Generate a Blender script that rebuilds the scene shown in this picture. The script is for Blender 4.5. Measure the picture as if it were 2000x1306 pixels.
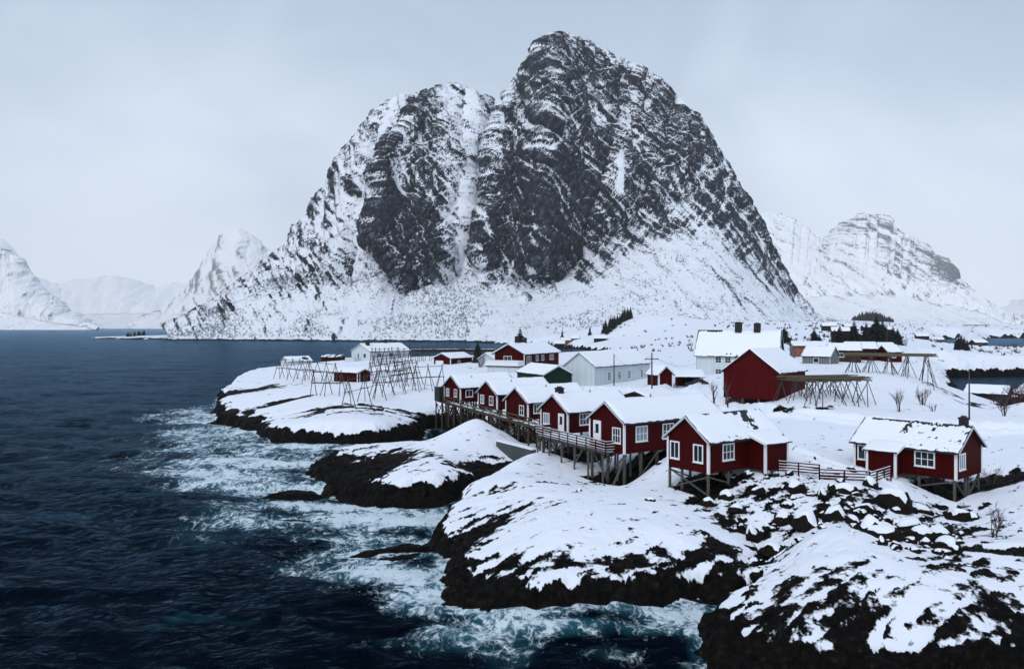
import bpy, bmesh, math, random
import numpy as np
from mathutils import Vector, Matrix

for o in list(bpy.data.objects):
    bpy.data.objects.remove(o, do_unlink=True)
SC = bpy.context.scene
COL = SC.collection
R = math.radians

# ------------------------------------------------------------------ camera
CAM_H, FPX, HORIZ = 17.0, 1570.0, 640.0
cam_data = bpy.data.cameras.new('camera')
cam = bpy.data.objects.new('camera', cam_data)
COL.objects.link(cam)
cam.location = (0, 0, CAM_H)
cam.rotation_euler = (R(90), 0, 0)
cam_data.sensor_width = 36.0
cam_data.lens = 36.0 * FPX / 2000.0
cam_data.shift_y = -13.0 / 2000.0
cam_data.clip_start = 0.5
cam_data.clip_end = 40000
SC.camera = cam

# ------------------------------------------------------------------ sky (overcast) and weak broad sun
SUN_EL, SUN_AZ = 42.0, -152.0     # degrees; azimuth from +Y towards +X
world = bpy.data.worlds.new('World')
SC.world = world
world.use_nodes = True
wn, wl = world.node_tree.nodes, world.node_tree.links
wn.clear()
w_out = wn.new('ShaderNodeOutputWorld')
w_bg = wn.new('ShaderNodeBackground')
w_sky = wn.new('ShaderNodeTexSky')
w_sky.sky_type = 'NISHITA'
w_sky.sun_disc = False
w_sky.sun_elevation = R(SUN_EL)
w_sky.sun_rotation = R(SUN_AZ)
w_skyk = wn.new('ShaderNodeVectorMath'); w_skyk.operation = 'SCALE'; w_skyk.inputs['Scale'].default_value = 0.09
wl.new(w_sky.outputs[0], w_skyk.inputs[0])
w_tc = wn.new('ShaderNodeTexCoord')
w_map = wn.new('ShaderNodeMapping'); w_map.inputs['Scale'].default_value = (1.0, 1.0, 1.5)
wl.new(w_tc.outputs['Generated'], w_map.inputs[0])
w_n = wn.new('ShaderNodeTexNoise'); w_n.inputs['Scale'].default_value = 2.3; w_n.inputs['Detail'].default_value = 3.0
w_n.inputs['Distortion'].default_value = 0.5
wl.new(w_map.outputs[0], w_n.inputs['Vector'])
w_sep = wn.new('ShaderNodeSeparateXYZ'); wl.new(w_tc.outputs['Generated'], w_sep.inputs[0])
w_el = wn.new('ShaderNodeMath'); w_el.operation = 'MULTIPLY_ADD'      # elevation softened by the cloud noise
wl.new(w_n.outputs['Fac'], w_el.inputs[0]); w_el.inputs[1].default_value = -0.6; wl.new(w_sep.outputs['Z'], w_el.inputs[2])
w_r = wn.new('ShaderNodeValToRGB')
w_r.color_ramp.interpolation = 'EASE'
w_r.color_ramp.elements[0].position = 0.0; w_r.color_ramp.elements[0].color = (0.96, 1.06, 1.20, 1)
w_r.color_ramp.elements[1].position = 1.0; w_r.color_ramp.elements[1].color = (0.475, 0.585, 0.745, 1)
w_of = wn.new('ShaderNodeMath'); w_of.operation = 'MULTIPLY_ADD'; w_of.inputs[1].default_value = 2.0; w_of.inputs[2].default_value = 0.69
wl.new(w_el.outputs[0], w_of.inputs[0]); wl.new(w_of.outputs[0], w_r.inputs[0])
w_mix = wn.new('ShaderNodeMix'); w_mix.data_type = 'RGBA'; w_mix.inputs['Factor'].default_value = 0.9
wl.new(w_skyk.outputs[0], w_mix.inputs['A']); wl.new(w_r.outputs[0], w_mix.inputs['B'])
wl.new(w_mix.outputs['Result'], w_bg.inputs['Color'])
w_bg.inputs['Strength'].default_value = 1.0
wl.new(w_bg.outputs[0], w_out.inputs['Surface'])

sun_d = bpy.data.lights.new('sun', 'SUN')
sun_d.energy = 1.4
sun_d.angle = R(25)
sun_d.color = (1.0, 0.985, 0.965)
sun = bpy.data.objects.new('sun', sun_d)
COL.objects.link(sun)
_az, _el = R(SUN_AZ), R(SUN_EL)
_dir = Vector((math.sin(_az) * math.cos(_el), math.cos(_az) * math.cos(_el), math.sin(_el)))
sun.rotation_euler = _dir.to_track_quat('Z', 'Y').to_euler()

vs = SC.view_settings
vs.view_transform = 'Standard'; vs.look = 'None'; vs.exposure = 0.0; vs.gamma = 1.0; vs.use_curve_mapping = False
SC.cycles.volume_bounces = 3
SC.cycles.max_bounces = 6
SC.cycles.use_denoising = True

# ------------------------------------------------------------------ noise
_rng = np.random.RandomState(7)
_P = np.concatenate([_rng.permutation(256)] * 3).astype(np.int32)
_G2 = np.array([(math.cos(a), math.sin(a)) for a in np.arange(16) * math.pi / 8], dtype=np.float32)
_g = _rng.normal(size=(64, 3)); _G3 = (_g / np.linalg.norm(_g, axis=1, keepdims=True)).astype(np.float32)

def perlin2(x, y, s=0):
    x = np.asarray(x, np.float32) + s * 17.31; y = np.asarray(y, np.float32) - s * 9.77
    xi = np.floor(x).astype(np.int32); yi = np.floor(y).astype(np.int32)
    xf = x - xi; yf = y - yi
    u = xf * xf * xf * (xf * (xf * 6 - 15) + 10); v = yf * yf * yf * (yf * (yf * 6 - 15) + 10)
    def g(i, j, dx, dy):
        h = _P[_P[(xi + i) & 255] + ((yi + j) & 255)] & 15
        return _G2[h, 0] * dx + _G2[h, 1] * dy
    a = g(0, 0, xf, yf); b = g(1, 0, xf - 1, yf); c = g(0, 1, xf, yf - 1); d = g(1, 1, xf - 1, yf - 1)
    return (a + u * (b - a) + v * ((c + u * (d - c)) - (a + u * (b - a)))) * 1.4

def perlin3(x, y, z, s=0):
    x = np.asarray(x, np.float32) + s * 17.31; y = np.asarray(y, np.float32) - s * 9.77; z = np.asarray(z, np.float32) + s * 5.13
    xi = np.floor(x).astype(np.int32); yi = np.floor(y).astype(np.int32); zi = np.floor(z).astype(np.int32)
    xf = x - xi; yf = y - yi; zf = z - zi
    f = lambda t: t * t * t * (t * (t * 6 - 15) + 10)
    u, v, w = f(xf), f(yf), f(zf)
    def g(i, j, k):
        h = _P[_P[_P[(xi + i) & 255] + ((yi + j) & 255)] + ((zi + k) & 255)] & 63
        G = _G3[h]
        return G[..., 0] * (xf - i) + G[..., 1] * (yf - j) + G[..., 2] * (zf - k)
    L = lambda a, b, t: a + t * (b - a)
    return L(L(L(g(0,0,0), g(1,0,0), u), L(g(0,1,0), g(1,1,0), u), v),
             L(L(g(0,0,1), g(1,0,1), u), L(g(0,1,1), g(1,1,1), u), v), w) * 1.5

def fbm2(x, y, o=4, s=0, gain=0.5):
    r = 0; a = 1.0; f = 1.0; t = 0
    for i in range(o):
        r = r + a * perlin2(x * f, y * f, s + i); t += a; a *= gain; f *= 2.03
    return r / t

def ridge2(x, y, o=4, s=0, gain=0.5):
    r = 0; a = 1.0; f = 1.0; t = 0
    for i in range(o):
        r = r + a * (1 - 2 * np.abs(perlin2(x * f, y * f, s + i))); t += a; a *= gain; f *= 2.03
    return r / t

def fbm3(x, y, z, o=4, s=0, gain=0.5):
    r = 0; a = 1.0; f = 1.0; t = 0
    for i in range(o):
        r = r + a * perlin3(x * f, y * f, z * f, s + i); t += a; a *= gain; f *= 2.03
    return r / t

def ridge3(x, y, z, o=4, s=0, gain=0.5):
    r = 0; a = 1.0; f = 1.0; t = 0
    for i in range(o):
        r = r + a * (1 - 2 * np.abs(perlin3(x * f, y * f, z * f, s + i))); t += a; a *= gain; f *= 2.03
    return r / t

def sstep(a, b, x):
    t = np.clip((x - a) / (b - a), 0, 1)
    return t * t * (3 - 2 * t)

# ------------------------------------------------------------------ object helpers
def tag(o, label=None, cat=None, group=None, kind=None):
    if label: o['label'] = label
    if cat: o['category'] = cat
    if group: o['group'] = group
    if kind: o['kind'] = kind
    return o

def link(name, data, parent=None, mat=None):
    o = bpy.data.objects.new(name, data)
    COL.objects.link(o)
    if parent is not None: o.parent = parent
    if mat is not None and data is not None and len(data.materials) == 0: data.materials.append(mat)
    return o

def empty(name, loc=(0, 0, 0), rz=0.0, label=None, cat=None, group=None):
    o = bpy.data.objects.new(name, None)
    o.empty_display_size = 0.3
    COL.objects.link(o)
    o.location = loc; o.rotation_euler = (0, 0, rz)
    return tag(o, label, cat, group)

def grid_mesh(name, V, nr, nc, mat, attrs=None, keep=None, smooth=True):
    """V (nr*nc,3) row-major grid -> mesh; keep: bool per quad"""
    idx = np.arange(nr * nc, dtype=np.int32).reshape(nr, nc)
    q = np.stack([idx[:-1, :-1], idx[:-1, 1:], idx[1:, 1:], idx[1:, :-1]], -1).reshape(-1, 4)
    if keep is not None: q = q[keep.reshape(-1)]
    used = np.unique(q)
    remap = np.full(nr * nc, -1, np.int32); remap[used] = np.arange(len(used), dtype=np.int32)
    q = remap[q]; Vu = V[used]
    me = bpy.data.meshes.new(name)
    me.vertices.add(len(Vu)); me.vertices.foreach_set('co', Vu.astype(np.float32).ravel())
    me.loops.add(q.size); me.loops.foreach_set('vertex_index', q.astype(np.int32).ravel())
    me.polygons.add(len(q))
    me.polygons.foreach_set('loop_start', np.arange(0, q.size, 4, dtype=np.int32))
    me.polygons.foreach_set('loop_total', np.full(len(q), 4, np.int32))
    me.polygons.foreach_set('use_smooth', np.full(len(q), smooth, bool))
    for k, a in (attrs or {}).items():
        at = me.attributes.new(k, 'FLOAT', 'POINT')
        at.data.foreach_set('value', a.reshape(-1)[used].astype(np.float32))
    me.update(calc_edges=True)
    me.materials.append(mat)
    return me

def W(px, py, z=0.0):
    """world point at height z that the photograph shows at pixel (px, py)"""
    Y = (CAM_H - z) * FPX / (py - HORIZ)
    return ((px - 1000.0) / FPX * Y, Y, z)

# ------------------------------------------------------------------ material helpers
class NT:
    def __init__(s, name):
        s.m = bpy.data.materials.new(name); s.m.use_nodes = True
        s.n = s.m.node_tree.nodes; s.l = s.m.node_tree.links
        s.b = s.n['Principled BSDF']
    def set(s, **k):
        for a, v in k.items():
            i = s.b.inputs[a.replace('_', ' ')]
            if isinstance(v, bpy.types.NodeSocket): s.l.new(v, i)
            else: i.default_value = v
        return s
    def node(s, t, **k):
        nd = s.n.new(t)
        for a, v in k.items(): setattr(nd, a, v)
        return nd
    def _in(s, sock, v):
        if isinstance(v, bpy.types.NodeSocket): s.l.new(v, sock)
        else: sock.default_value = v
    def pos(s): return s.node('ShaderNodeNewGeometry').outputs['Position']
    def obj(s): return s.node('ShaderNodeTexCoord').outputs['Object']
    def mapping(s, v, scale=(1,1,1), rot=(0,0,0), loc=(0,0,0)):
        m = s.node('ShaderNodeMapping'); s.l.new(v, m.inputs[0])
        m.inputs['Scale'].default_value = scale; m.inputs['Rotation'].default_value = rot; m.inputs['Location'].default_value = loc
        return m.outputs[0]
    def noise(s, v, scale, detail=3, rough=0.5, dist=0.0):
        t = s.node('ShaderNodeTexNoise'); s.l.new(v, t.inputs['Vector'])
        t.inputs['Scale'].default_value = scale; t.inputs['Detail'].default_value = detail
        t.inputs['Roughness'].default_value = rough; t.inputs['Distortion'].default_value = dist
        return t.outputs['Fac']
    def math(s, op, a, b=0.0, c=None, clamp=False):
        m = s.node('ShaderNodeMath', operation=op); m.use_clamp = clamp
        s._in(m.inputs[0], a); s._in(m.inputs[1], b)
        if c is not None: s._in(m.inputs[2], c)
        return m.outputs[0]
    def ramp(s, f, stops, interp='LINEAR'):
        r = s.node('ShaderNodeValToRGB'); s._in(r.inputs[0], f); cr = r.color_ramp; cr.interpolation = interp
        while len(cr.elements) < len(stops): cr.elements.new(0.5)
        for e, (p, c) in zip(cr.elements, stops): e.position = p; e.color = (c, c, c, 1) if isinstance(c, (int, float)) else (*c[:3], 1)
        return r.outputs[0]
    def mix(s, f, a, b):
        m = s.node('ShaderNodeMix', data_type='RGBA')
        s._in(m.inputs['Factor'], f)
        for k, v in (('A', a), ('B', b)):
            if isinstance(v, bpy.types.NodeSocket): s.l.new(v, m.inputs[k])
            else: m.inputs[k].default_value = (*v[:3], 1)
        return m.outputs['Result']
    def mixf(s, f, a, b):
        m = s.node('ShaderNodeMix', data_type='FLOAT'); s._in(m.inputs['Factor'], f); s._in(m.inputs['A'], a); s._in(m.inputs['B'], b)
        return m.outputs['Result']
    def attr(s, name): return s.node('ShaderNodeAttribute', attribute_name=name).outputs['Fac']
    def bump(s, h, strength=0.5, dist=0.1, normal=None):
        b = s.node('ShaderNodeBump'); s._in(b.inputs['Height'], h)
        b.inputs['Strength'].default_value = strength; b.inputs['Distance'].default_value = dist
        if normal is not None: s.l.new(normal, b.inputs['Normal'])
        return b.outputs[0]

SNOW = (0.80, 0.835, 0.90)

def make_ground_mat():
    t = NT('snow_on_rock'); p = t.pos()
    f = t.attr('snow')
    n1 = t.noise(p, 0.9, 5, 0.6); n2 = t.noise(p, 4.5, 4, 0.6)
    e = t.math('ADD', f, t.math('MULTIPLY', t.math('SUBTRACT', n1, 0.5), 0.45))
    e = t.math('ADD', e, t.math('MULTIPLY', t.math('SUBTRACT', n2, 0.5), 0.26))
    fac = t.ramp(e, [(0.0, 0.0), (0.07, 1.0)])
    rn = t.noise(p, 2.2, 7, 0.65)
    rock = t.ramp(rn, [(0.30, (0.0010, 0.0010, 0.0011)), (0.55, (0.0058, 0.0050, 0.0045)), (0.78, (0.032, 0.026, 0.020))])
    sn = t.noise(p, 0.35, 3)
    snow = t.mix(sn, (0.77, 0.81, 0.89), (0.82, 0.845, 0.91))
    t.set(Base_Color=t.mix(fac, rock, snow), Roughness=t.mixf(fac, 0.62, 0.75))
    t.b.inputs['Specular IOR Level'].default_value = 0.035
    def slab(sc, k):
        v = t.node('ShaderNodeTexVoronoi', feature='F1'); t.l.new(t.mapping(p, scale=(0.6, 1.5, 1.2), rot=(0, 0, R(-33))), v.inputs['Vector']); v.inputs['Scale'].default_value = sc
        return t.math('MULTIPLY', v.outputs['Distance'], k)
    rb = t.math('ADD', t.math('MULTIPLY', t.noise(p, 2.4, 5, 0.6), 0.5), t.math('ADD', slab(0.9, 0.9), slab(2.4, 0.35)))      # angular slabs
    sb = t.math('ADD', t.math('MULTIPLY', t.noise(p, 1.1, 4), 0.30), t.math('MULTIPLY', fac, 0.45))
    h = t.mixf(fac, rb, sb)
    t.set(Normal=t.bump(h, 0.55, 0.5))
    return t.m

def make_mountain_mat(name, sc=1.0, snowc=SNOW, rockc=((0.004, 0.006, 0.010), (0.014, 0.018, 0.027), (0.10, 0.115, 0.145))):
    t = NT(name); p = t.pos()
    f = t.attr('snow')
    ps = t.mapping(p, scale=(1, 1, 1), rot=(0, R(-28), 0))
    ps = t.mapping(ps, scale=(1.3, 1, 0.6) if sc == 1.0 else (1, 1, 1))
    n1 = t.noise(ps, 0.055 * sc, 6, 0.62, 0.6); n2 = t.noise(ps, 0.34 * sc, 6, 0.7, 0.3)
    e = t.math('ADD', f, t.math('MULTIPLY', t.math('SUBTRACT', n1, 0.5), 0.7))
    e = t.math('ADD', e, t.math('MULTIPLY', t.math('SUBTRACT', n2, 0.5), 1.75))
    fac = t.ramp(e, [(0.0, 0.0), (0.20, 1.0)])
    rn = t.noise(ps, 0.12 * sc, 6, 0.65)
    rock = t.ramp(rn, [(0.3, rockc[0]), (0.52, rockc[1]), (0.72, rockc[2])])
    t.set(Base_Color=t.mix(fac, rock, snowc), Roughness=0.85)
    t.b.inputs['Specular IOR Level'].default_value = 0.15
    h = t.math('ADD', t.noise(ps, 0.10 * sc, 7, 0.65), t.math('MULTIPLY', fac, 0.06))
    t.set(Normal=t.bump(h, 0.75, 5.0 / sc))
    return t.m
# ------------------------------------------------------------------ shape of the land
MAIN = [(120,14),(40,18),(22,22),(13.5,30),(10.6,36),(10.3,40),(10.2,44.5),(12.2,47.6),(15.4,50.6),(12.4,50.0),(10.4,49.6),(8,48.6),(5.5,48),(1.5,46.7),
 (-1.5,46.4),(-3.7,48.1),(-5.0,52.9),(-4.6,56.8),(-6.0,60),(-6.4,65),(-5.6,71),(-5.2,76),(-4.0,80),(-2.8,84.8),(-4.8,82.6),(-6.8,79.7),(-10,78.9),(-13.1,79),(-16,82),
 (-19.7,86),(-23.9,93.6),(-22.5,103),(-17,105.5),(-13,109),(-10.5,114),(-9.8,122),(-10.4,132),(-12.4,139),(-14.5,134),(-14.5,124),(-17,117.5),
 (-19,115),(-26.4,115),(-32.8,117),(-37.4,122),(-48,137),(-56.3,152.5),(-65,178),(-74,205),(-86,254),(-92,285),(-86,305),(-62,318),
 (-40,345),(-10,390),(20,440),(45,466),(62,478),(66,540),(56,640),(42,702),(0,830),(-61,953),(-195,988),(-330,1040),(-460,1112),
 (-672,1271),(-640,1330),(-500,1420),(-300,2600),(3200,3600),(3200,20)]
LAKES = [[(152,281),(192,287),(172,245),(142,222),(122,196),(104.7,172),(97.5,163.7),(94,169),(112,205),(131,240)],
         [(649,1213),(672,1213),(365,651),(349,651)],
         [(794,1334),(1000,1334),(520,534),(371,606),(400,700)]]
REEFS = [  # low skerries: centre, half axes, angle, height scale
 (-8.6, 61.6, 3.4, 0.9, 0.42, 0.55), (-7.6, 59.4, 2.2, 0.7, 0.35, 0.55), (-22.5, 82.6, 2.4, 1.0, 0.1, 0.5), (-19.6, 70.5, 1.9, 0.7, 0.1, 0.25),
 (-16.4, 71.4, 1.0, 0.5, 0.2, 0.22), (-30.5, 113.5, 4.0, 0.8, 0.0, 0.35), (-36.5, 114.5, 2.4, 0.7, 0.1, 0.30), (-24.5, 111.2, 3.0, 0.7, 0.0, 0.3),
 (-15.6, 110.8, 1.6, 0.7, 0.2, 0.3), (-19.8, 110.0, 1.4, 0.6, 0.1, 0.25)]

def sdf_poly(x, y, poly):
    """signed distance, positive inside"""
    x = x.astype(np.float32); y = y.astype(np.float32)
    d2 = np.full(x.shape, 1e12, np.float32); ins = np.zeros(x.shape, bool)
    n = len(poly)
    for i in range(n):
        ax, ay = poly[i]; bx, by = poly[(i + 1) % n]
        ex, ey = bx - ax, by - ay
        L = ex * ex + ey * ey
        wx = x - ax; wy = y - ay
        t = np.clip((wx * ex + wy * ey) / L, 0, 1)
        dx = wx - ex * t; dy = wy - ey * t
        np.minimum(d2, dx * dx + dy * dy, out=d2)
        if ay != by:
            c = ((ay > y) != (by > y)) & (x < ex * (y - ay) / ey + ax)
            ins ^= c
    d = np.sqrt(d2)
    return np.where(ins, d, -d)

def coast(x, y):
    d = sdf_poly(x, y, MAIN)
    for lk in LAKES: d = np.minimum(d, -sdf_poly(x, y, lk))
    return d

def reef(x, y):
    best = np.full(x.shape, -99.0, np.float32); hs = np.ones(x.shape, np.float32)
    for cx, cy, a, b, an, h in REEFS:
        c, s = math.cos(an), math.sin(an)
        u = ((x - cx) * c + (y - cy) * s) / a; v = (-(x - cx) * s + (y - cy) * c) / b
        d = (0.86 - np.sqrt(u * u + v * v)) * b
        m = d > best
        best = np.where(m, d, best); hs = np.where(m, h, hs)
    return best, hs

def wp(px, py, z): return W(px, py, z)
CTRL = [wp(*t) for t in [
 # nearest dome and the shelf of the two nearest cabins
 (1385,990,3.1),(1305,965,3.4),(1475,930,4.8),(1600,935,4.7),(1700,945,4.5),(1858,990,2.5),(1905,960,2.8),(1668,912,4.4),(1990,900,4.6),
 (1990,1000,3.2),(1990,1150,2.4),(1650,1020,3.3),(1500,1010,2.9),(1800,1050,2.7),(1600,1050,3.3),(1700,1150,2.7),(1850,1150,2.7),
 (1550,1230,1.5),(1900,1262,1.2),(1500,1290,.35),(1700,1295,.4),(1900,1300,.35),(1490,1100,0.9),(1450,1040,2.3),(1150,1000,3.6),(1300,1050,2.9),(1400,1060,2.5),(1050,950,3.2),(960,1000,2.2),
 (1062,905,2.6),(1020,925,2.9),(980,930,2.6),(1130,948,1.9),(1090,930,2.2),(1000,1100,1.9),(1250,1100,2.0),(1100,1060,2.8),(1200,955,2.1),(1225,955,1.8),(1300,905,4.0),
 # islet
 (930,820,5.2),(868,864,1.7),(893,843,3.4),(800,900,2.4),(900,920,2.2),(945,855,3.6),(720,930,1.1),(650,930,0.6),(760,870,1.8),
 # headland
 (830,830,1.5),(700,790,4.0),(600,790,3.6),(560,770,3.9),(700,750,4.5),(500,760,2.9),(800,760,4.4),(860,740,5.2),(700,725,5.4),(600,730,4.4),
 (480,742,2.7),(560,718,3.3),(740,708,6.3),(850,725,6.0),(640,840,2.6),(760,830,2.6),(520,810,2.0),
 # village
 (1000,735,6.0),(1080,760,5.3),(1163,757,5.7),(1300,762,6.0),(1300,790,6.0),(1380,782,6.1),(1418,792,5.2),(1445,800,5.2),(1600,805,6.2),(1700,800,6.0),
 (1600,778,7.3),(1540,772,7.0),(1700,742,8.0),(1790,742,7.4),(1800,800,5.8),(1620,850,5.4),(1800,850,5.0),(1950,850,5.0),(1990,820,5.6),(1880,806,3.0),(1930,815,2.6),(1950,800,1.8),
 (2010,790,4.0),(1360,735,6.0),(1275,756,6.0),(1450,870,5.3),(1400,840,5.6),(1830,755,5.5)]]
CTRL += [(-4.4,81.5,.4),(-2.4,87.5,.8),(0.0,92.0,1.3),(-2.6,75.8,2.7),(0.3,83.2,3.0),(2.4,88.0,3.1),(-8,129,1.2),(2,104,1.6),(-2,117,1.4),(6.4,91.5,2.4),(-9,136,2.0),(3,128,4.6),(10,112,4.9),(15,100,4.9),(20,90,5.2),(28,80,5.3),(2,146,5.2),
 (60,314,7),(115,600,14),(116,700,26),(71,560,4),(78,650,8),(178,700,22),(245,700,18),(270,600,13),(255,500,9),(287,500,5),(255,400,7),(200,330,6),
 (125,280,11),(88,230,8),(80,250,8),(140,310,10.5),(478,1000,18),(688,1200,14),(621,1500,30),(1274,2000,15),(190,1000,20),(0,1000,3),(-300,1200,3),
 (-600,1290,2.5),(0,300,6.5),(20,420,3),(-50,300,5),(1200,900,15),(900,500,12),(120,60,6),(80,30,2),(170,150,12),(120,120,9),(230,260,14),(100,150,1.2),(86,128,2.6),
 (45,68,4.3),(52,62,4.2),(135,205,3.0),(330,620,4)]
_C = np.array(CTRL, np.float64)
def _tc(x, y):
    y = np.maximum(y, 12.0)
    return np.clip(x / y, -1.5, 2.5) * 3.2, np.log(y) * 1.9
_ca, _cb = _tc(_C[:, 0], _C[:, 1])
def _ker(r2): return r2 * np.log(r2 + 1e-9)
_n = len(_C)
_A = np.zeros((_n + 3, _n + 3))
_A[:_n, :_n] = _ker((_ca[:, None] - _ca) ** 2 + (_cb[:, None] - _cb) ** 2) + np.eye(_n) * 0.004
_A[:_n, _n] = 1; _A[:_n, _n + 1] = _ca; _A[:_n, _n + 2] = _cb
_A[_n:, :_n] = _A[:_n, _n:].T
_w = np.linalg.solve(_A, np.concatenate([_C[:, 2], np.zeros(3)]))
def tps(x, y):
    a, b = _tc(x, y)
    a = a.astype(np.float32); b = b.astype(np.float32)
    out = (_w[_n] + _w[_n + 1] * a + _w[_n + 2] * b).astype(np.float32)
    for i in range(_n):
        r2 = (a - np.float32(_ca[i])) ** 2 + (b - np.float32(_cb[i])) ** 2
        out += np.float32(_w[i]) * (r2 * np.log(r2 + np.float32(1e-9)))
    return np.clip(out, -1.5, 60)

# bare rock showing through: pixel centre, z, radius (m) along and across, strength
SPOTS = []
def spot(px, py, z, ra, rb, ang, k): SPOTS.append((*W(px, py, z)[:2], ra, rb, R(ang), k))
for a in [(1520,985,3.3,5.5,4.0,20,.30),(1640,1000,3.4,6.0,4.5,0,.34),(1760,1010,3.2,5.0,4.0,-20,.34),(1830,1040,2.8,4.0,3.0,-20,.38),(1460,1040,2.2,2.2,4.0,80,.42),
          (1400,960,3.4,3.0,2.4,35,.55),(1370,985,3.1,2.0,1.2,20,.5),(1570,1170,1.9,4.5,2.6,10,.33),(1480,1220,1.3,3.0,2.0,30,.34),(1680,1180,2.2,3.0,2.0,0,.30),(1620,1215,1.7,3.5,1.6,0,.34),
          (1780,1240,1.5,3.5,1.8,10,.28),(1900,1120,2.7,3.0,4.0,60,.36),(1960,1190,2.2,3.0,3.0,60,.42),(1935,925,4.2,1.8,3.6,80,1.1),(1955,1080,2.9,1.0,3.0,80,.8),(1860,1000,2.6,2.4,2.0,0,.5),
          (960,1030,2.0,5.0,2.2,35,.40),(900,1060,1.3,4.0,2.5,35,.55),(1010,1110,1.8,3.2,1.4,0,.34),(1120,1100,2.2,5.0,1.2,0,.30),(1230,1105,1.9,4.0,1.0,0,.40),(1340,1100,1.7,3.0,1.2,0,.42),(1400,1090,1.6,2.5,1.5,30,.46),
          (980,965,2.6,3.0,1.2,35,.26),(1090,945,3.0,3.0,1.0,30,.24),(820,905,2.0,3.6,2.0,10,.30),(760,890,1.6,3.0,1.6,10,.35),(720,920,1.0,5.0,4.5,20,1.0),(900,905,2.4,3.5,1.4,20,.30),(940,915,1.4,4.5,1.6,50,.8),
          (562,782,3.6,4.5,1.6,40,1.1),(690,800,3.6,9.0,1.2,0,1.0),(760,796,3.6,7.0,1.2,10,.8),(600,815,2.8,12,4.0,0,.36),(720,815,2.8,12,4.0,0,.38),(815,812,2.4,5,2.5,20,.35),(465,772,2.0,8.0,10.0,60,.75),
          (1500,795,6.8,5.0,1.0,20,.6),(1570,798,6.6,4.0,1.2,20,.8),(1880,785,3.6,6.0,6.0,60,.45),(1830,790,5.4,3.0,2.0,0,.2),(1935,820,4.8,20,1.2,0,.22)]:
    spot(*a)
PATHS = [([(31,66),(27.5,70),(25,80),(27,95),(31,107)], .7, .20), ([(75,86),(58,90),(44,94),(33,100),(29,118),(26,134),(32,150),(38,170)], 1.9, .34), ([(24,132),(12,138),(6,150),(-4,176)], 1.3, .25), ([(-4,176),(-20,190),(-36,215)], .8, .2)]
BARE = []     # footprints of buildings on stilts (filled in before the land is meshed): x, y, rx, ry, angle, strength

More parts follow.
